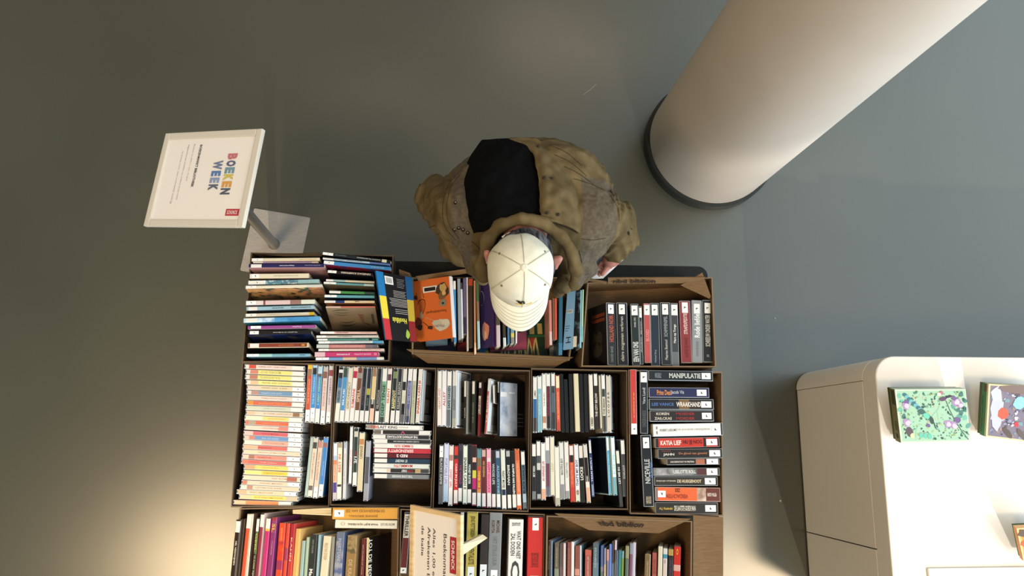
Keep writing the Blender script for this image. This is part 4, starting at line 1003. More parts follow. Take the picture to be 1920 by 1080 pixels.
# lettering frame: reading runs down the picture (U), up of letters points to picture right (V)
T = lambda p: loc[0] + U * p[0] + V * p[1] + nn * p[2]
lu, lv = U.length, V.length
wood = mix_mat('pale_wood', 'c8a878', 'dcbe90', 8, .5, stretch=(1, 14, 1))
mb = MB(); bw = .014
def bar(mb, x0, x1, y0, y1, z0, z1, m): mb.hexa([T((x / lu, y / lv, z)) for z in (z0, z1) for (x, y) in ((x0, y0), (x1, y0), (x1, y1), (x0, y1))], m)
bar(mb, 0, lu, 0, bw, -.012, .004, wood); bar(mb, 0, lu, lv - bw, lv, -.012, .004, wood); bar(mb, 0, bw, bw, lv - bw, -.012, .004, wood); bar(mb, lu - bw, lu, bw, lv - bw, -.012, .004, wood)
mb.build('frame', ps, bevel=.001)
mb = MB(); bar(mb, bw, lu - bw, bw, lv - bw, -.008, -.002, mat('e6ded6', .4, coat=.4))
z = -.0012; ink = mat('3a3636', .6)
def tx(s, u0, u1, v0, v1, m=ink, b=.005): mb.text(s, u0, u1, v0, v1, z, m, b, T)
bar(mb, lu * .21, lu * .53, lv * .78, lv * .90, -.0018, -.0014, mat('a82c34', .5))
mb.text('SCHUNCK', .24, .50, .81, .87, -.001, mat('dcd4d0', .5), .03, T)
tx('Boekenmarkt', .20, .66, .655, .72); tx('Alles 1,00 euro', .17, .72, .44, .50); tx('Afrekenen bij', .17, .66, .325, .40); tx('de balie', .17, .44, .22, .27)
mb.build('paper_notice', ps)
mb = MB(); a = loc[1] + U * .42 - nn * .01
foot = [sc_(852, 565, 1.06), sc_(1085, 447, .945), sc_(1140, 487, .935), sc_(850, 690, 1.06)]
foot = [p - ps.location for p in foot]; dn = Vector((-.01, 0, -.006))
mb.hexa([p + dn for p in foot] + foot, mix_mat('foot_wood', 'c8b898', 'd4c4a4', 8, .6)); mb.build('easel_foot', ps)

# ------------------------------------------------------------------ floor-standing sign
bq = [P(474, 389, .008), P(580, 407, .008), P(565, 521, .008), P(446, 513, .008)]
bc_ = sum(bq, Vector()) / 4; fs = empty('floor_sign', (bc_.x, bc_.y, 0)); tag(fs, 'white framed book week poster on a grey pole with square metal foot', 'sign')
mb = MB(); l = [p - fs.location for p in bq]
cu_ = Vector((l[0].x + l[3].x, 0, 0))
hx = .128; ang = math.atan2((l[1] - l[0]).y, (l[1] - l[0]).x)
ca, sa = math.cos(ang), math.sin(ang); R2 = lambda x, y: (x * ca - y * sa, x * sa + y * ca)
pr = [R2(*p) for p in rrect(-hx, hx, -.147, .147, .006, 3)]
mb.prism(pr, 0, .008, mix_mat('brushed_steel', '8c8782', '989490', 40, .45, stretch=(1, 9, 1))); mb.build('base_plate', fs, bevel=.001)
pb = P(514, 458, .008) - fs.location
mb = MB(); mb.tube([(pb.x, pb.y, .008), (pb.x, pb.y, .5), (pb.x, pb.y, 1.03)], .021, mat('8a8680', .3, metal=.6), 20); mb.build('pole', fs, smooth=False)
mb = MB(); mb.tube([(pb.x, pb.y, .008), (pb.x, pb.y, .014)], .026, mat('77736c', .4, metal=.5), 20); mb.build('pole_collar', fs)
q = [P(311, 250, .95), P(493, 241, 1.145), P(455, 426, 1.145), P(269, 424, .95)]
loc = [p - fs.location for p in q]; U = ((loc[3] - loc[0]) + (loc[2] - loc[1])) / 2; V = ((loc[1] - loc[0]) + (loc[2] - loc[3])) / 2
nn = U.cross(V).normalized(); lu, lv = U.length, V.length
T = lambda p: loc[0] * (1 - p[0]) * (1 - p[1]) + loc[3] * p[0] * (1 - p[1]) + loc[1] * (1 - p[0]) * p[1] + loc[2] * p[0] * p[1] + nn * p[2]
def bar(mb, x0, x1, y0, y1, z0, z1, m): mb.hexa([T((x / lu, y / lv, z)) for z in (z0, z1) for (x, y) in ((x0, y0), (x1, y0), (x1, y1), (x0, y1))], m)
fw = .024; fm2 = mat('c9c3b8', .4)
mb = MB(); bar(mb, 0, lu, 0, fw, -.014, .002, fm2); bar(mb, 0, lu, lv - fw, lv, -.014, .002, fm2); bar(mb, 0, fw, fw, lv - fw, -.014, .002, fm2); bar(mb, lu - fw, lu, fw, lv - fw, -.014, .002, fm2)
mb.build('snap_frame', fs, bevel=.003)
mb = MB(); bar(mb, fw, lu - fw, fw, lv - fw, -.010, -.003, mat('e4dfdc', .35, coat=.3))
z = -.0022
LT = [('B', 'b8707c'), ('O', '5c6484'), ('E', '6c90a0'), ('K', 'c0b458'), ('E', 'cc9850'), ('N', '505c68')]
u0 = .245; 
for i, (c, h) in enumerate(LT): mb.text(c, u0 + i * .072, u0 + i * .072 + .064, .705, .80, z, mat(h, .5), .06, T)
LT = [('W', '6c7898'), ('E', '5878b0'), ('E', '8494b8'), ('K', '5c6474')]
u0 = .315; ww = [.1, .062, .062, .068]
for (c, h), w2 in zip(LT, ww):
    mb.text(c, u0, u0 + w2 - .006, .575, .67, z, mat(h, .5), .06, T); u0 += w2 + .008
mb.text('BOEKENMARKT BIBLIOTHEEK', .14, .59, .395, .42, z, mat('4c4c50', .6), .03, T)
for (s, a, b, v) in (('Boeken en dvd\'s 1 t/m 10 april', .13, .52, .325), ('Afgeschreven boeken en andere leuke titels', .13, .72, .265), ('te koop voor een vriendelijk bedrag', .20, .76, .215)):
    mb.text(s, a, b, v, v + .02, z, mat('a49c9c', .6), .0, T)
mb.face([T((x, y, -.0026)) for (x, y) in ((.815, .80), (.885, .80), (.885, .93), (.815, .93))], mat('b03844', .5))
T9 = lambda p: T((.885 - p[1], p[0], p[2]))
mb.text('SCHUNCK', .815, .915, .015, .055, -.002, mat('e0d0d0', .5), .02, T9)
mb.build('poster', fs)
mb = MB(); c = T((.5, .5, -.03)); mb.tube([(pb.x, pb.y, 1.0), tuple(c), tuple(T((.5, .5, -.012)))], .016, mat('8a8680', .4), 12); mb.build('bracket', fs)

# ------------------------------------------------------------------ display cabinet with rounded corner
cab_m = mix_mat('white_lacquer', 'e2dcd3', 'e6e0d8', 2, .4)
cb_ = empty('display_cabinet', (2.4, -.4, 0)); tag(cb_, 'large white display cabinet with rounded corner holding the puzzle boxes', 'cabinet')
X0, X1, Y0, Y1, ZC = 1.612 - 2.4, 3.3 - 2.4, -.63 + .4, .318 + .4, .70
def rc(x0, x1, y0, y1, r, n=14):
    pts = [(x1, y1)]
    for i in range(n + 1):
        a = math.radians(90 + 90 * i / n); pts.append((x0 + r + r * math.cos(a), y1 - r + r * math.sin(a)))
    return pts + [(x0, y0), (x1, y0)]
mb = MB(); mb.prism(rc(X0 + .010, X1, Y0, Y1 - .004, .076), .0, ZC - .02, cab_m); mb.build('body', cb_)
mb = MB(); mb.prism(rc(X0, X1, Y0, Y1, .08), ZC - .100, ZC, cab_m); mb.build('top', cb_, bevel=.006, segs=4)
seam = Y1 - .085
mb = MB(); c_ = [p for p in rc(X0, X1, Y0, Y1, .08) if p[1] > seam - .001 and p[0] < X1 - .001]
mb.prism([(X0 + .3, Y1)] + c_ + [(X0, seam), (X0 + .3, seam)], .005, ZC - .103, cab_m); mb.build('rounded_corner', cb_)
def side_panel(y0, y1, nm):
    mb = MB(); mb.box(X0, X0 + .012, y0 + .0022, y1 - .0022, .01, ZC - .104, cab_m); mb.build(nm, cb_, bevel=.0008)
side_panel(P(1495, 997, 0).y + .4, seam, 'side_panel'); side_panel(Y0, P(1495, 997, 0).y + .4, 'side_panel')
mb = MB(); mb.box(X0 + .0085, X0 + .0095, Y0, seam, .01, ZC - .1, mat('1c1a18', .9)); mb.build('seam_gap', cb_)
c2 = empty('shade_line_board', (2.6, -.45, ZC)); tag(c2, 'low white board added on the puzzle cabinet to draw a thin shade line', 'added_board')
mb = MB(); mb.box(P(1737, 1064, ZC).x - 2.6, .6, -.16, P(1800, 1064, ZC).y + .45, 0.0005, .012, cab_m); mb.build('board', c2, bevel=.002)  # added board; its shaded far edge gives the thin beige shadow line
def pz(label, q, th, top, edge, art, spine):
    n = (q[1] - q[0]).cross(q[3] - q[0]).normalized(); cen = sum(q, Vector()) / 4
    o = empty('puzzle_box', cen - n * th); tag(o, label, 'puzzle', 'jigsaw puzzle boxes standing on the white cabinet')
    loc = [p - o.location for p in q]; mb = MB()
    mb.hexa([p - n * th * .62 for p in loc] + loc, mat(edge, .45))
    T = lambda p: loc[0] + (loc[1] - loc[0]) * p[0] * (1 - p[1]) + (loc[2] - loc[3]) * p[0] * p[1] + (loc[3] - loc[0]) * p[1] + n * (.0004 + p[2])
    rect(mb, T, .03, .985, .03, .97, top); art(mb, T)
    a, b = loc[0], loc[3]; sd = (a - loc[1]).normalized() * .0006   # lid side with lettering
    S = lambda p: a + (b - a) * p[0] - n * th * (.02 + .60 * (1 - p[1])) + sd * (1 + p[2])
    spine(mb, S); mb.build('lid', o)
    c = sum(loc, Vector()) / 4; mb = MB(); l2 = [c + (p - c) * .975 for p in loc]
    mb.hexa([p - n * th for p in l2] + [p - n * th * .5 for p in l2], mat('4c5238', .6)); mb.build('tray', o)
    return o
def sface(mb, S, x0, x1, y0, y1, c, z=0): mb.face([S((x0, y0, z)), S((x0, y1, z)), S((x1, y1, z)), S((x1, y0, z))], mat(c, .5))
zc = ZC
pc = lambda x, y, z: P(1650 + x / 7.11, 700 + y / 7.11, z)
rnd = random.Random(11)
def art_birds(mb, T):
    def B(cx, cy, r, c, asp=1, j=.25, n=9, z=.0006, rot=0.): 
        random.seed(int(cx * 1000 + cy * 77)); mb.blob(0, 0, r, 0, mat(c, .45), n, j, asp, lambda p: T((cx + p[0], cy + p[1] * 1.35, z)), rot)
    def ln(pts, c='3c4c48', w=.008, z=.0005):
        for (a, b) in zip(pts, pts[1:]):
            d = Vector((b[0] - a[0], b[1] - a[1])); k = Vector((-d.y, d.x)).normalized() * w / 2
            mb.face([T((a[0] - k.x, a[1] - k.y, z)), T((b[0] - k.x, b[1] - k.y, z)), T((b[0] + k.x, b[1] + k.y, z)), T((a[0] + k.x, a[1] + k.y, z))], mat(c, .5))
    ln([(.97, .04), (.88, .22), (.80, .42), (.74, .62), (.70, .80)], w=.014); ln([(.99, .13), (.90, .22)], w=.014)
    ln([(.62, .76), (.58, .62), (.50, .52), (.46, .46)], '7c9c80'); ln([(.56, .62), (.57, .40)], '7c9c80', .005)
    ln([(.22, .10), (.24, .26), (.30, .36)], '7c9c80'); ln([(.36, .58), (.44, .52), (.50, .36), (.52, .26)], '2c4844', .02)
    for k in range(260):
        x, y = rnd.uniform(.04, .96), rnd.uniform(.05, .95)
        B(x, y, rnd.uniform(.008, .022), rnd.choice(['447460', '3a6454', '2c5448', '88a070', '5c846c', '7c8c54', '24443c', 'a89c84']), rnd.uniform(.4, 1), rot=rnd.uniform(0, 3))
    for (x, y) in ((.05, .88), (.08, .78), (.04, .62), (.08, .50), (.93, .9), (.97, .78), (.96, .62), (.9, .55), (.86, .6), (.95, .45), (.99, .3), (.8, .66), (.88, .48)):
        B(x, y, .04, rnd.choice(['4c8478', '3c6460', '5c9c8c']), .7, rot=rnd.uniform(0, 3))
    for (x, y, r) in ((.13, .70, .055), (.12, .38, .06), (.70, .34, .06), (.78, .31, .06), (.85, .76, .06), (.90, .70, .05)):
        B(x, y, r, '8c7498', 1, .2, 12, .0008); B(x + .01, y - .01, r * .6, 'b8a4bc', 1, .2, 10, .0010)
    for (x, y, r) in ((.14, .77, .04), (.84, .42, .05), (.82, .83, .04), (.41, .32, .035)): B(x, y, r, '5c4c74', .8, .3, 10, .0009)
    for k in range(9): B(.13 + k * .028, .90 - k * .040, .034, '5c94a0' if k % 2 else '2c5c68', .8, .1, 10, .001 + k * .00005)
    B(.34, .58, .05, '30504c', .8, .15, 10, .0016); B(.40, .50, .055, '58a890', .7, .15, 10, .0016, -.6); B(.47, .42, .03, '2c3c38', 1.9, .1, 10, .0015, .2)
    B(.66, .82, .055, '4c3850', .55, .15, 10, .0014, .3); B(.75, .86, .05, '2c2c38', .35, .15, 9, .0014, .3); B(.61, .90, .03, 'd8cca8', .8, .2, 9, .0015); B(.65, .93, .03, '94606c', .9, .2, 9, .0014)
    B(.14, .20, .05, '4c3c48', 1.3, .2, 9, .001); B(.17, .13, .03, 'c0bc88', 1.3, .2, 9, .0012)
    for (x, y) in ((.36, .13), (.42, .12), (.30, .14)): B(x, y, .03, '58a08c', 1.4, .1, 9, .001)
def spine_birds(mb, S):
    sface(mb, S, .0, 1, 0, 1, '7c7c54'); sface(mb, S, .70, .97, .2, .9, '4c4c38', .3)
    T_ = lambda p: S((1 - (p[0]), 1 - p[1], .6))
    mb.text('1000', .62, .78, .30, .62, 0, mat('2c2c20', .5), .02, lambda p: S((1 - p[0], p[1], .6)))
    mb.text('PUZZLE', .60, .80, .70, .88, 0, mat('3c3c2c', .5), .0, lambda p: S((1 - p[0], p[1], .6)))
    mb.text('ab', .84, .94, .3, .8, 0, mat('20201c', .5), .04, lambda p: S((1 - p[0], p[1], .6)))
pz('puzzle box with birds and blossoms on pale green', [pc(280, 928, zc + .065), pc(1205, 908, zc + .020 + .045), pc(1140, 208, zc + .115), pc(195, 215, zc + .115)], .055, mat('86a892', .4, coat=.1), 'a8b8a4', art_birds, spine_birds)
def art_room(mb, T):
    def B(cx, cy, r, c, asp=1, j=.3, n=9, z=.0006, rot=0.):
        random.seed(int(cx * 991 + cy * 57)); mb.blob(0, 0, r, 0, mat(c, .45), n, j, asp, lambda p: T((cx + p[0], cy + p[1] * 1.3, z)), rot)
    for k in range(160):
        x, y = rnd.uniform(.05, .95), rnd.uniform(.05, .95)
        B(x, y, rnd.uniform(.012, .035), rnd.choice(['7c7c98', '5c5c7c', '9c9cac', '54444c', '3c3c4c', '64848c', '887470', 'b0b0b8']), rnd.uniform(.5, 1.2), rot=rnd.uniform(0, 3))
    B(.12, .80, .09, 'a8acb8', 1.2, z=.001); B(.13, .45, .10, 'a4a8b4', 2.2, z=.0009); B(.22, .46, .075, 'c8503c', 1.2, .15, 7, .0014)
    B(.42, .30, .035, 'c0343c', 1, .2, 7, .0014); B(.45, .70, .08, '7cb0c0', 1.1, .3, 9, .0012); B(.30, .12, .1, '4c4440', .4, .1, 8, .0013, -.8); B(.5, .12, .1, '544a48', .4, .1, 8, .0013, -.8)
    B(.7, .1, .12, '4c4448', .8, z=.0012); B(.45, .93, .3, '6c5c58', .2, .1, 12, .0012)
def spine_room(mb, S):
    sface(mb, S, 0, 1, 0, .8, '3c7448'); sface(mb, S, 0, 1, .8, 1, 'b8b498'); sface(mb, S, .84, .98, .3, .8, '5c3c2c', .3)
    mb.text('PUZZLE WITH 1000 PIECES', .24, .94, .12, .34, 0, mat('1c4c28', .5), .01, lambda p: S((1 - p[0], p[1], .6)))
    mb.text('Rory Tallbot', .40, .78, .5, .66, 0, mat('8c3c2c', .5), .01, lambda p: S((1 - p[0], p[1], .6)))
pz('puzzle box with green side and a crowded room scene', [pc(1410, 845, zc + .060), pc(2350, 960, zc + .060), pc(2380, 200, zc + .110), pc(1448, 140, zc + .110)], .055, mat('6c6474', .4, coat=.1), 'b0ac8c', art_room, spine_room)
def art_or(mb, T):
    rect(mb, T, .06, .9, .08, .92, 'c87838', .0003)
    mb.blob(0, 0, .12, 0, mat('4c4034', .5), 9, .3, 1, lambda p: T((.12 + p[0], .85 + p[1], .0008)))
    mb.blob(0, 0, .14, 0, mat('a05030', .5), 9, .3, 1, lambda p: T((.14 + p[0], .55 + p[1], .0008)))
def sp_or(mb, S): sface(mb, S, 0, 1, 0, 1, 'c88c54')
q_ = [P(1919, 1052, zc + .045), P(2010, 1046, zc + .045), P(2000, 986, zc + .12), P(1906, 991, zc + .12)]
pz('orange box at the corner of the picture, on the white cabinet', q_, .03, 'd8904c', 'e0b080', art_or, sp_or)

# ------------------------------------------------------------------ smooth bodies from distance fields
def smin(a, b, k):
    h = np.clip(.5 + .5 * (b - a) / k, 0, 1); return b * (1 - h) + a * h - k * h * (1 - h)
def field(prims, lo, hi, h, wr=None):
    lo = np.array(lo, float); n = np.ceil((np.array(hi) - lo) / h).astype(int) + 1
    D = np.full(n, .5, np.float32)
    for pr in prims:
        kind = pr[0]; k = pr[-1]
        if kind == 'c':
            a, b, ra, rb = np.array(pr[1]), np.array(pr[2]), pr[3], pr[4]; R = max(ra, rb)
            mn, mx = np.minimum(a, b) - R - .05, np.maximum(a, b) + R + .05
        else:
            c, r = np.array(pr[1]), np.array(pr[2]); mn, mx = c - r.max() - .05, c + r.max() + .05
        i0 = np.clip(np.floor((mn - lo) / h).astype(int), 0, n - 1); i1 = np.clip(np.ceil((mx - lo) / h).astype(int) + 1, 1, n)
        if np.any(i1 <= i0): continue
        g = np.stack(np.meshgrid(*[lo[q] + h * np.arange(i0[q], i1[q]) for q in range(3)], indexing='ij'), -1)
        if kind == 'c':
            ab = b - a; t = np.clip(((g - a) @ ab) / max(ab @ ab, 1e-9), 0, 1)
            d = np.linalg.norm(g - (a + t[..., None] * ab), axis=-1) - (ra + (rb - ra) * t)
        else:
            p = g - c
            if pr[3] is not None: p = p @ np.array(pr[3])      # columns = local axes
            q = np.linalg.norm(p / r, axis=-1); g2 = np.linalg.norm(p / (r * r), axis=-1)
            d = q * (q - 1) / np.maximum(g2, 1e-6)
        s = tuple(slice(i0[q], i1[q]) for q in range(3))
        if k < 0: D[s] = -smin(-D[s], d, -k)
        else: D[s] = smin(D[s], d, k)
    if wr is not None:
        g = np.stack(np.meshgrid(*[lo[q] + h * np.arange(n[q]) for q in range(3)], indexing='ij'), -1)
        m = np.abs(D) < .04; D[m] += wr(g[m])
    return D, lo, h
def nets(D, lo, h):
    s = D < 0; nx, ny, nz = D.shape
    c = np.zeros((nx - 1, ny - 1, nz - 1), int)
    sh = [(i, j, k) for i in (0, 1) for j in (0, 1) for k in (0, 1)]
    V = lambda A, o: A[o[0]:o[0] + nx - 1, o[1]:o[1] + ny - 1, o[2]:o[2] + nz - 1]
    for o in sh: c += V(s, o)
    act = (c > 0) & (c < 8); idx = np.full(act.shape, -1); idx[act] = np.arange(act.sum())
    acc = np.zeros((act.sum(), 3)); cnt = np.zeros(act.sum())
    for a in sh:
        for ax in range(3):
            if a[ax]: continue
            b = list(a); b[ax] = 1; b = tuple(b)
            da, db = V(D, a)[act], V(D, b)[act]; x = (da < 0) != (db < 0)
            t = da / np.where(x, da - db, 1); p = np.tile(np.array(a, float), (len(t), 1)); p[:, ax] += t
            acc[x] += p[x]; cnt[x] += 1
    base = np.argwhere(act); v = lo + h * (base + acc / cnt[:, None])
    fs = []
    for ax in range(3):
        o1, o2 = [(1, 2), (2, 0), (0, 1)][ax]
        sl0 = [slice(1, -1)] * 3; sl0[ax] = slice(0, -1); sl1 = [slice(1, -1)] * 3; sl1[ax] = slice(1, None)
        x = s[tuple(sl0)] != s[tuple(sl1)]; pos = np.argwhere(x) + 1; pos[:, ax] -= 1
        flip = s[tuple(sl0)][x]
        def cell(d1, d2):
            q = pos.copy(); q[:, o1] -= d1; q[:, o2] -= d2; return idx[q[:, 0], q[:, 1], q[:, 2]]
        f = np.stack([cell(0, 0), cell(1, 0), cell(1, 1), cell(0, 1)], 1)
        f[~flip] = f[~flip][:, ::-1]; fs.append(f)
    f = np.concatenate(fs); f = f[(f >= 0).all(1)]
    return v, f
def body(name, prims, lo, hi, h, mats, parent, wr=None, paint=None, smooth_it=1):
    D, l, h = field(prims, lo, hi, h, wr); v, f = nets(D, l, h)
    me = bpy.data.meshes.new(name); base = np.array(parent.location) if parent else np.zeros(3)
    me.from_pydata((v - base).tolist(), [], f[:, ::-1].tolist() if False else f.tolist())
    for m in mats: me.materials.append(m)
    me.polygons.foreach_set('use_smooth', [True] * len(f))
    if paint is not None: me.polygons.foreach_set('material_index', paint(v[f].mean(1)).astype(int).tolist())
    me.update(); o = bpy.data.objects.new(name, me); COL.objects.link(o); o.parent = parent
    if smooth_it:
        sm = o.modifiers.new('smooth', 'SMOOTH'); sm.factor = .5; sm.iterations = smooth_it
    return o
def V3(x, y, z): return tuple(P(x, y, z))

# ------------------------------------------------------------------ the person
pe = empty('person', (.27, .84, 0)); tag(pe, 'person in white cap and olive hooded jacket bending over the boxes with a book', 'person')
skin = mix_mat('skin', '9c665a', 'ac7468', 30, .5, bump=.1)
hd = Vector(V3(976, 512, 1.47))
sl_, sr_ = V3(862, 395, 1.28), V3(1112, 400, 1.28)
el_, er_ = V3(820, 372, 1.10), V3(1158, 424, 1.10)
wl_, wr_ = V3(880, 482, .99), V3(1150, 476, 1.005)
pr = []
# legs, pelvis, trunk
for s in (-.1, .1):
    pr += [('c', (.27 + s, .86, .92), (.27 + s, .85, .50), .085, .060, .03), ('c', (.27 + s, .85, .50), (.27 + s, .90, .09), .058, .040, .02),
           ('c', (.27 + s, .90, .05), (.27 + s, .74, .035), .040, .034, .02)]
pr += [('c', (.20, .86, .98), (.34, .86, .98), .11, .11, .03), ('c', (.27, .84, 1.0), (.24, .70, 1.26), .13, .13, .05), ('c', sl_, sr_, .065, .065, .05),
       ('c', (.24, .68, 1.30), tuple(hd + Vector((.0, .03, -.02))), .065, .060, .03),
       ('c', sl_, el_, .05, .042, .03), ('c', el_, wl_, .040, .028, .02), ('c', sr_, er_, .05, .042, .03), ('c', er_, wr_, .040, .028, .02)]
# head: skull, jaw, nose, ears, lips
pr += [('e', tuple(hd + Vector((0, .012, -.028))), (.070, .082, .078), None, .02), ('e', tuple(hd + Vector((.0, -.045, -.105))), (.050, .048, .050), None, .03),
       ('c', tuple(hd + Vector((0, -.076, -.06))), tuple(hd + Vector((0, -.098, -.088))), .010, .014, .01),
       ('e', tuple(hd + Vector((0, -.088, -.118))), (.022, .010, .007), None, .008),
       ('c', V3(913, 474, 1.47), V3(914, 492, 1.44), .010, .006, .006), ('c', V3(1049, 485, 1.475), V3(1041, 503, 1.44), .010, .006, .006), ('c', V3(1040, 486, 1.47), V3(1040, 500, 1.44), .010, .008, .006)]
for s in (-.03, .03): pr += [('e', tuple(hd + Vector((s, -.076, -.062))), (.018, .014, .012), None, -.006)]
# the hand on the white book (picture right) and the one hidden under the jacket
def hand(w, kn, fing, th):
    w, kn = Vector(w), Vector(kn); L = [('c', tuple(w), tuple(w.lerp(kn, .55)), .026, .030, .015), ('c', tuple(w.lerp(kn, .4)), tuple(kn), .027, .026, .015)]
    for ch, r in fing + [th]:
        for a, b, q in zip(ch, ch[1:], range(9)): L.append(('c', tuple(a), tuple(b), r * (1 - .1 * q), r * (.92 - .1 * q), .004))
    return L
A = lambda x, y, z: V3(x, y, z)
thumb = ([A(1150, 482, 1.00), A(1143, 494, .985), A(1136, 504, .972), A(1129, 514, .960)], .0125)
fing = [([A(1140, 480, .99), A(1128, 492, .965), A(1120, 503, .945), A(1117, 512, .935)], .0088), ([A(1142, 478, .985), A(1134, 496, .958), A(1128, 508, .938), A(1124, 516, .930)], .009),
        ([A(1148, 480, .98), A(1142, 496, .955), A(1138, 505, .936), A(1134, 511, .928)], .0086), ([A(1153, 484, .975), A(1149, 494, .952), A(1146, 500, .936), A(1142, 505, .928)], .0076)]
pr += hand(wr_, A(1146, 486, .99), fing, thumb)
fing2 = [([A(884 + 7 * i, 492, .975), A(886 + 7 * i, 503, .96), A(888 + 7 * i, 510, .945), A(889 + 7 * i, 514, .93)], .0086) for i in range(4)]
pr += hand(wl_, A(890, 490, .98), fing2, ([A(893, 484, .98), A(905, 492, .97), A(908, 500, .955)], .010))
body('body', pr, (-.22, .35, -.0), (.75, 1.12, 1.60), .0058, [skin], pe)
for s in (-.03, .03):
    m = MB(); lathe_pts = []
    e = body('eye', [('e', tuple(hd + Vector((s, -.064, -.062))), (.012, .012, .012), None, .01)], tuple(hd + Vector((s - .02, -.09, -.088))), tuple(hd + Vector((s + .02, -.04, -.038))), .003, [mat('d8d4cc', .3), mat('2c2018', .3)], pe,
             paint=lambda c: (c[:, 1] < hd.y - .0745), smooth_it=0)
dark = mix_mat('dark_trousers', '1c1e22', '25272c', 60, .9)
tp = []
for s in (-.1, .1): tp += [('c', (.27 + s, .86, .94), (.27 + s, .85, .50), .105, .082, .04), ('c', (.27 + s, .85, .50), (.27 + s, .90, .10), .080, .066, .03)]
tp += [('c', (.19, .86, .98), (.35, .86, .98), .125, .125, .03)]
body('trousers', tp, (-.05, .65, .03), (.62, 1.08, 1.2), .012, [dark], pe)
for s in (-.1, .1):
    body('shoe', [('c', (.27 + s, .92, .045), (.27 + s, .74, .038), .052, .045, .02), ('e', (.27 + s, .83, .01), (.05, .13, .014), None, .01)], (.18 + s, .64, .0), (.36 + s, 1.0, .12), .008, [mat('1c1a18', .5)], pe)

body('sweater', [('c', (.25, .80, 1.0), (.235, .69, 1.26), .150, .145, .05), ('c', (.235, .68, 1.28), tuple(hd + Vector((0, .04, -.09))), .085, .072, .03)], (-.05, .45, .85), (.55, 1.05, 1.5), .009, [mix_mat('charcoal_knit', '1c1d20', '26272a', 90, .95, bump=.3)], pe)

# hair showing round the cap
hair = mix_mat('dark_grey_hair', '222226', '6c6c70', 60, .8, stretch=(1, .1, .3), bump=.6)
body('hair', [('e', tuple(hd + Vector((.006, .028, -.016))), (.086, .098, .090), None, .02), ('c', tuple(hd + Vector((.03, .07, -.03))), tuple(hd + Vector((.02, .085, -.10))), .055, .045, .03),
              ('c', tuple(hd + Vector((.078, .02, -.03))), tuple(hd + Vector((.083, -.012, -.06))), .018, .010, .02)], tuple(hd + Vector((-.13, -.13, -.19))), tuple(hd + Vector((.14, .17, .11))), .006, [hair], pe,
     wr=lambda g: .0018 * np.sin(g[:, 0] * 420 + 2 * np.sin(g[:, 1] * 60)))

# jacket
jm = mix_mat('olive_cotton', '4e422c', '65573d', 16, .88, bump=.6)
jl = mix_mat('brown_wool_lining', '4e463b', '5d5447', 90, .92, bump=.3)
J = []
J += [('c', V3(900, 395, 1.24), (.20, .83, .96), .115, .15, .05), ('c', V3(1075, 400, 1.24), (.36, .84, .96), .115, .15, .05),
      ('e', V3(1020, 345, 1.19), (.17, .135, .20), None, .05), ('e', V3(1075, 365, 1.20), (.12, .115, .15), None, .05), ('e', V3(915, 360, 1.20), (.12, .12, .16), None, .05),
      ('c', V3(885, 410, 1.30), V3(1095, 415, 1.30), .085, .09, .05)]
J += [('c', sl_, el_, .078, .064, .04), ('c', el_, V3(858, 452, 1.03), .064, .058, .03), ('c', V3(858, 452, 1.03), V3(874, 474, 1.00), .058, .050, .03)]
J += [('c', V3(1112, 412, 1.28), V3(1152, 418, 1.12), .082, .070, .04), ('c', V3(1152, 418, 1.12), V3(1158, 448, 1.06), .068, .062, .03), ('c', V3(1158, 448, 1.06), V3(1152, 462, 1.03), .060, .050, .03)]
# collar roll and hanging fronts
cl = [(905, 520, 1.34), (903, 485, 1.39), (915, 448, 1.43), (940, 422, 1.45), (975, 411, 1.455), (1020, 418, 1.45), (1052, 440, 1.44), (1072, 472, 1.42), (1080, 505, 1.38), (1074, 535, 1.33)]
for a, b in zip(cl, cl[1:]): J.append(('c', V3(*a), V3(*b), .017, .017, .012))
J += [('c', V3(1078, 450, 1.30), V3(1072, 520, 1.16), .052, .040, .04), ('c', V3(1100, 470, 1.22), V3(1096, 512, 1.10), .045, .034, .03), ('c', V3(1060, 530, 1.28), V3(1045, 548, 1.12), .026, .020, .02),
      ('c', V3(890, 450, 1.30), V3(888, 500, 1.14), .045, .030, .03), ('c', V3(905, 500, 1.25), V3(905, 520, 1.10), .028, .022, .02)]
# hollow for neck, hair and head
J += [('c', tuple(hd + Vector((.012, .0, -.16))), tuple(hd + Vector((.012, .01, .10))), .088, .100, -.012)]
def wrinkle(g):
    x, y, z = g[:, 0], g[:, 1], g[:, 2]
    s1 = np.sin(38 * z + 16 * x + 5 * np.sin(11 * y)) * np.sin(23 * y - 9 * z + 3 * np.sin(13 * x))
    arm = np.clip((np.abs(x - .23) - .17) / .08, 0, 1)
    s2 = np.abs(np.sin(34 * y + 24 * z + 18 * np.abs(x - .23) + 4 * np.sin(31 * x)))
    back = np.clip((y - .72) / .06, 0, 1)
    s3 = np.abs(np.sin(52 * (y + .25 * z + .35 * (x - .25) ** 2)))
    s4 = np.sin(95 * x + 60 * z + 4 * np.sin(40 * y)) * np.sin(80 * y - 50 * z + 3 * np.sin(45 * x))
    return .005 * s1 + .0022 * s4 + arm * .008 * (s2 - .6) + back * (1 - arm) * .006 * (s3 - .6)
def paintj(c):
    # smooth brown yoke between the hood and the right sleeve, and beside the left sleeve
    q = np.array([[P(1150, 350, 1.3).x, 0]])
    x, y, z = c[:, 0], c[:, 1], c[:, 2]
    a = (x > P(1085, 400, 1.3).x) & (x < P(1150, 400, 1.3).x) & (y < P(1100, 345, 1.3).y) & (y > P(1100, 520, 1.3).y) & (z > 1.12)
    b = (x > P(846, 400, 1.3).x) & (x < P(884, 400, 1.3).x) & (z > 1.2)
    return (a | b)
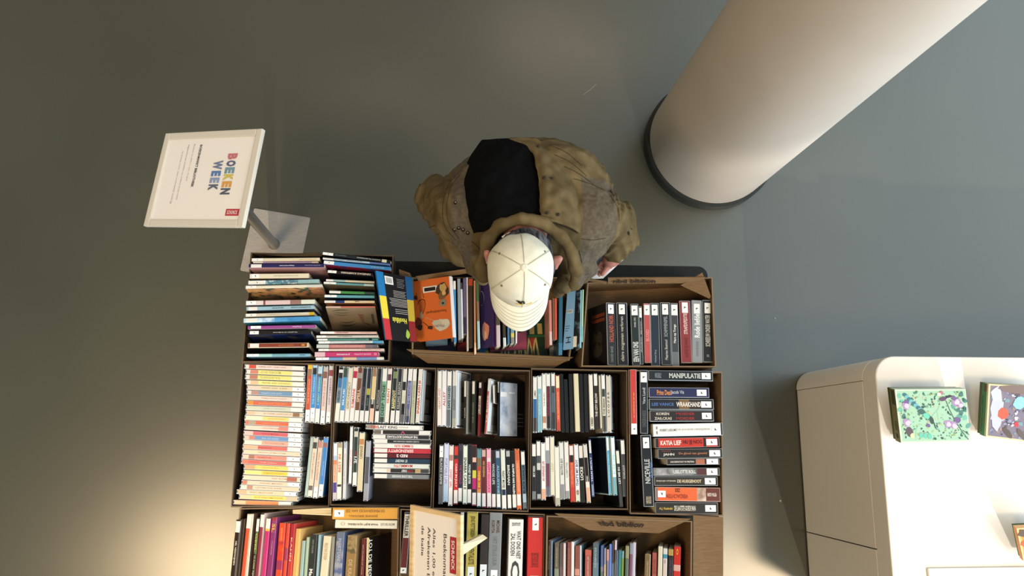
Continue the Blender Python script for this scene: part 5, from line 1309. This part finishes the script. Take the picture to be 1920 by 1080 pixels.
body('jacket', J, (-.24, .30, .80), (.76, 1.08, 1.56), .0065, [jm, jl], pe, wr=wrinkle, paint=paintj, smooth_it=1)

def sheet(name, rows, m, n=8, thick=.006, wob=.003, seed=1, freq=(9, 7)):
    """smooth cloth through rows of (px, py, z)"""
    G = np.array([[tuple(P(*c)) for c in r] for r in rows]); R_, C_, _ = G.shape
    def cr(A, axis, n):
        A = np.moveaxis(A, axis, 0); N = len(A); out = []
        for i in range(N - 1):
            p0, p1, p2, p3 = A[max(i - 1, 0)], A[i], A[i + 1], A[min(i + 2, N - 1)]
            for k in range(n):
                t = k / n; out.append(.5 * (2 * p1 + (p2 - p0) * t + (2 * p0 - 5 * p1 + 4 * p2 - p3) * t * t + (3 * p1 - p0 - 3 * p2 + p3) * t ** 3))
        out.append(A[-1]); return np.moveaxis(np.array(out), 0, axis)
    G = cr(cr(G, 0, n), 1, n); a, b, _ = G.shape
    ii, jj = np.meshgrid(np.linspace(0, 1, a), np.linspace(0, 1, b), indexing='ij')
    G[..., 2] += wob * (np.sin(freq[0] * ii * 3.1 + 3 * jj + seed) * np.sin(freq[1] * jj * 2.3 + 2 * ii) + .5 * np.sin(23 * jj + 9 * ii + seed))
    v = G.reshape(-1, 3) - np.array(pe.location); f = [(i * b + j, i * b + j + 1, (i + 1) * b + j + 1, (i + 1) * b + j) for i in range(a - 1) for j in range(b - 1)]
    me = bpy.data.meshes.new(name); me.from_pydata(v.tolist(), [], f); me.materials.append(m); me.polygons.foreach_set('use_smooth', [True] * len(f)); me.update()
    o = bpy.data.objects.new(name, me); COL.objects.link(o); o.parent = pe
    so = o.modifiers.new('solid', 'SOLIDIFY'); so.thickness = thick; so.offset = 0
    return o
blk = mix_mat('black_hood_lining', '060708', '0a0b0c', 40, 1.0, bump=.3)
sheet('hood', [[(905, 266, 1.27), (922, 264, 1.31), (945, 263, 1.335), (975, 265, 1.345), (1000, 270, 1.34)],
               [(884, 296, 1.30), (905, 288, 1.37), (938, 286, 1.40), (972, 285, 1.40), (1006, 290, 1.37)],
               [(866, 345, 1.31), (890, 335, 1.405), (925, 330, 1.43), (965, 330, 1.425), (1012, 335, 1.40)],
               [(864, 385, 1.30), (885, 378, 1.41), (920, 375, 1.445), (965, 372, 1.44), (1014, 375, 1.42)],
               [(872, 415, 1.31), (892, 410, 1.41), (925, 405, 1.45), (968, 398, 1.45), (1016, 398, 1.43)],
               [(886, 438, 1.33), (903, 434, 1.40), (930, 424, 1.44), (970, 410, 1.455), (1016, 412, 1.435)]], blk, 8, .012, .004)
sheet('hood_placket', [[(935, 266, 1.34), (962, 260, 1.345), (990, 260, 1.355), (1004, 262, 1.35), (1018, 280, 1.32)],
                       [(996, 282, 1.385), (1006, 282, 1.395), (1022, 285, 1.385), (1040, 290, 1.36), (1050, 300, 1.32)],
                       [(1006, 315, 1.41), (1018, 314, 1.42), (1036, 318, 1.405), (1056, 325, 1.38), (1070, 335, 1.33)],
                       [(1011, 350, 1.43), (1026, 350, 1.44), (1046, 352, 1.43), (1068, 358, 1.40), (1084, 365, 1.36)],
                       [(1013, 385, 1.445), (1028, 386, 1.45), (1048, 388, 1.44), (1072, 394, 1.41), (1090, 400, 1.37)],
                       [(1016, 408, 1.45), (1032, 414, 1.455), (1052, 420, 1.44), (1072, 428, 1.42), (1086, 438, 1.37)]], jm, 8, .010, .003, 4, (14, 5))
m = MB()
snap = mat('4c4438', .35, metal=.7)
for (x, y, z_) in ((1009, 274, 1.392), (1020, 333, 1.440), (1034, 335, 1.43), (1025, 399, 1.466), (1046, 402, 1.457)):
    c = P(x, y, z_) - pe.location; m.tube([c, c + Vector((0, 0, .004))], [.0055, .0045], snap, 14); m.tube([c, c + Vector((0, 0, .0052))], .0022, mat('201c18', .5), 10)
m.build('snap_buttons', pe)

# seams, quilting and cuffs stitched over the jacket surface
from mathutils.bvhtree import BVHTree
jo = [o for o in pe.children if o.name.startswith('jacket')][0]
jb = BVHTree.FromPolygons([v.co + pe.location for v in jo.data.vertices], [tuple(f.vertices) for f in jo.data.polygons])
def on_j(x, y, off=0.0):
    o_ = Vector((0, 0, H)); d_ = (P(x, y, 0.5) - o_).normalized(); hit = jb.ray_cast(o_, d_)
    return None if hit[0] is None else hit[0] - d_ * off - pe.location
def seam_line(mb, pts, r=.0010, m=None, n=10):
    Q = [Vector((a, b, 0)) for a, b in pts]; out = []
    for i in range(len(Q) - 1):
        p0, p1, p2, p3 = Q[max(i - 1, 0)], Q[i], Q[i + 1], Q[min(i + 2, len(Q) - 1)]
        for k in range(n):
            t = k / n; c = .5 * (2 * p1 + (p2 - p0) * t + (2 * p0 - 5 * p1 + 4 * p2 - p3) * t * t + (3 * p1 - p0 - 3 * p2 + p3) * t ** 3)
            h = on_j(c.x, c.y, .0006)
            if h is not None and (not out or (h - out[-1]).length < .03): out.append(h)
    if len(out) > 2: mb.tube(out, r, m or seam_m, 5)
seam_m = mat('383022', .9)
m = MB()
for pts in ([(1030, 272), (1062, 286), (1092, 312)], [(1040, 290), (1072, 306), (1102, 332)], [(1058, 312), (1086, 326), (1118, 350)], [(1076, 335), (1108, 345), (1136, 358)],
            [(1138, 358), (1158, 390), (1160, 425), (1150, 458)], [(1144, 356), (1166, 392), (1168, 428), (1156, 462)], [(1176, 360), (1190, 385), (1196, 420)], [(1152, 350), (1170, 352), (1186, 362)],
            [(1090, 448), (1112, 450), (1138, 446)], [(862, 328), (846, 350), (838, 385), (842, 420), (862, 448)], [(854, 330), (838, 352), (830, 388), (834, 424), (856, 452)],
            [(795, 345), (812, 330), (838, 322)], [(800, 372), (816, 350), (842, 340)], [(806, 398), (820, 376), (832, 366)], [(802, 428), (820, 422), (834, 424)], [(812, 446), (826, 436), (838, 430)],
            [(884, 452), (900, 470), (898, 500)], [(1062, 520), (1072, 538)], [(1086, 470), (1092, 500), (1088, 525)]):
    m = MB(); seam_line(m, pts)
    if m.f: m.build('seam', pe)
m = MB()
for (x, y) in ((852, 431), (860, 428), (868, 431), (877, 437), (854, 380)):
    h = on_j(x, y, .001)
    if h is not None: m.tube([h, h + Vector((0, 0, .004))], [.0055, .004], mat('2e261c', .4, metal=.6), 12); m.tube([h, h + Vector((0, 0, .005))], .002, mat('8c8474', .4), 8)
m.build('collar_snaps', pe)
m = MB()
for c_ in ([(1176, 436), (1182, 426), (1186, 430), (1180, 442)], [(1200, 408), (1206, 412), (1207, 424), (1202, 420)]):
    q_ = [on_j(a, b, .002) for a, b in c_]
    if all(k_ is not None for k_ in q_): m.face(q_, mat('12130f', .9))
if m.f: m.build('sleeve_patch', pe)

# cap: crown of six panels, brim, strap, stitching, embroidery
capm = mix_mat('white_cotton', 'ccc9b8', 'd4d1c1', 40, .85, bump=.2)
sew = mat('a8a592', .9)
cc = Vector(V3(975, 506, 1.462)); A0, B0, H0 = .0895, .0985, .122
tilt = Matrix.Rotation(math.radians(9), 3, 'X') @ Matrix.Rotation(math.radians(2), 3, 'Z')
def cap_pt(az, t, off=0.0):
    """az 0 = front (towards the camera-near side, -Y), t 0 = top button, 1 = rim"""
    ph = t * math.pi / 2 * 1.02; r = math.sin(ph) ** .92; zz = math.cos(min(ph, math.pi / 2)) ** .85 * H0
    pinch = 1 + .012 * math.cos(6 * az) * r
    x = A0 * r * math.sin(az) * pinch; y = -B0 * r * math.cos(az) * pinch
    p = Vector((x, y, zz)); n = Vector((x / A0 ** 2, y / B0 ** 2, zz / H0 ** 2)).normalized()
    return cc + tilt @ (p + n * off) - pe.location
m = MB(); NA, NT = 96, 20
b = 0; m.v.append(tuple(cap_pt(0, 0.0001)))
for i in range(1, NT + 1):
    for j in range(NA):
        az = 2 * math.pi * j / NA; t = i / NT
        m.v.append(tuple(cap_pt(az, t, .0012 * math.sin(7 * az + 9 * t) * t)))
k = m.mi(capm)
for j in range(NA): m.f.append((0, 1 + j, 1 + (j + 1) % NA)); m.m.append(k)
for i in range(NT - 1):
    for j in range(NA):
        az = (2 * math.pi * (j + .5) / NA) - math.pi; t = (i + 1.5) / NT
        if abs(az - .06) < .42 and t > 1 - .26 * math.cos((az - .06) / .42 * math.pi / 2): continue     # half-moon opening at the back
        m.f.append((1 + i * NA + j, 1 + (i + 1) * NA + j, 1 + (i + 1) * NA + (j + 1) % NA, 1 + i * NA + (j + 1) % NA)); m.m.append(k)
cap = m.build('cap', pe, smooth=True)
so = cap.modifiers.new('solid', 'SOLIDIFY'); so.thickness = .0022; so.offset = 1
m = MB()
for q_ in range(6):
    for d in (-.02, .02):
        az = math.pi / 3 * q_ + d * .5
        if q_ == 3: az = math.pi + .02 + d * .5
        end = .74 if q_ == 3 else .97
        pts = [cap_pt(az + d * (.12 / max(t, .12)) * .8, t, .0032) for t in [.06 + (end - .06) * s / 14 for s in range(15)]]
        if q_ == 0: pts = pts
        m.tube(pts, .0005, sew, 5)
m.build('cap_stitching', cap)
m = MB(); c = cap_pt(0, 0.0001, .0); m.tube([c, c + Vector((0, 0, .004)), c + Vector((0, 0, .006))], [.010, .0095, .006], capm, 20); m.build('cap_button', cap, smooth=False)
for az in (-.95, .95, -2.1, 2.15):
    m = MB(); c = cap_pt(az, .52, .0025); n_ = (cap_pt(az, .52, .01) - c).normalized()
    m.tube([c, c + n_ * .0012], .0038, mat('8c8a7c', .8), 12); m.tube([c, c + n_ * .0016], .0018, mat('3c3a34', .8), 8); m.build('eyelet', cap)
m = MB(); m.tube([cap_pt(math.pi + .06 + a, 1.0, .003) for a in [(-.46 + .92 * s / 16) for s in range(17)]], .007, capm, 8); m.build('cap_strap', cap, smooth=True)
# brim
m = MB(); nu, nv = 40, 12
brim_pt = lambda u, v_, off=0: None
def brim_pt(u, v_, off=0.0):
    az = u * 1.34; r0 = cap_pt(az, 1.0, -.001) + pe.location - cc; r0 = tilt.inverted() @ r0
    ext = .070 * (max(0.0, math.cos(u * math.pi / 2)) ** .34)
    x = r0.x ; y = r0.y - ext * v_
    zz = r0.z - .018 * v_ - 1.4 * x * x * v_ * 1.6 + off
    return cc + tilt @ Vector((x * (1 - .06 * v_ * abs(u) ** 2), y, zz)) - pe.location
for i in range(nu + 1):
    for j in range(nv + 1): m.v.append(tuple(brim_pt(-1 + 2 * i / nu, j / nv)))
for i in range(nu):
    for j in range(nv):
        a = i * (nv + 1) + j; m.f.append((a, a + 1, a + nv + 2, a + nv + 1)); m.m.append(m.mi(capm))
br = m.build('cap_brim', cap, smooth=True); so = br.modifiers.new('solid', 'SOLIDIFY'); so.thickness = .003; so.offset = 0
m = MB()
for k in range(5):
    v_ = .30 + .14 * k; m.tube([brim_pt(-.93 + 1.86 * s / 40, v_, .0022) for s in range(41)], .00055, sew, 5)
m.tube([cap_pt(-1.16 + 2.32 * s / 30, .985, .0025) for s in range(31)], .0009, sew, 5)
m.build('brim_stitching', br)
# embroidery: black and white cow over a yellow line
m = MB(); bl = mat('16140f', .8)
def E(px, py): return cap_pt(px * .17, .66 + py * .075, .0036)
for (x0, y0, r, asp) in ((-.75, -.35, .34, .6), (-.35, .05, .36, .9), (-.62, .1, .22, .7), (-.1, .5, .28, 1.0), (.25, -.45, .30, .7), (.05, -.25, .22, .8), (.42, .1, .22, 1.2), (.5, .5, .20, 1.2), (-.2, -.1, .2, .8)):
    random.seed(int(x0 * 100)); m.blob(0, 0, r, 0, bl, 9, .25, asp, lambda p: E(x0 + p[0] - .25, y0 + p[1]))
for (a, b_) in ((-1.2, .15), (.75, 1.7)):
    m.tube([E(a + (b_ - a) * s / 8, .98 + (.1 if s % 2 else 0)) for s in range(9)], .0016, mat('c8a860', .8), 5)
m.build('cap_embroidery', cap)
# price-tag thread standing up at the back of the cap
m = MB(); m.tube([P(969, 424, 1.45) - pe.location, P(969, 409, 1.47) - pe.location], .0008, mat('b8b4a4', .8), 5); m.build('loose_thread', cap)

# the book in the hand
slab('book', 'white and pale blue book held in the person\'s hand beside the lettered box flap', 'book',
     [P(1104, 524, .925), P(1131, 522, .925), P(1170, 486, .945), P(1122, 470, .945)], .012, 'c8ccd0', edge='d8d0c8',
     art=lambda mb, T: rect(mb, T, 0, .28, .15, 1, '8cb0cc'), spine='b05c3c', spine_side=0)
# small marks on the floor
for (x, y, r, lb) in ((1453, 597, .004, 'small pale speck on the floor past the half-empty box'), (1463, 939, .004, 'small pale speck on the floor by the white cabinet')):
    m = MB(); m.prism([(r * math.cos(a), r * math.sin(a)) for a in [i * 1.05 for i in range(6)]], 0, .002, mat('b0aca0', .7)); o = m.build('debris'); o.location = P(x, y, 0); tag(o, lb, 'debris')
m = MB(); a, b = P(1093, 178, .001), P(1118, 158, .001); m.tube([Vector(), (b - a) * .5 + Vector((.003, 0, 0)), b - a], .0012, mat('a09c90', .7), 5); o = m.build('thread'); o.location = a; tag(o, 'pale thread lying on the floor between the person and the column', 'thread')
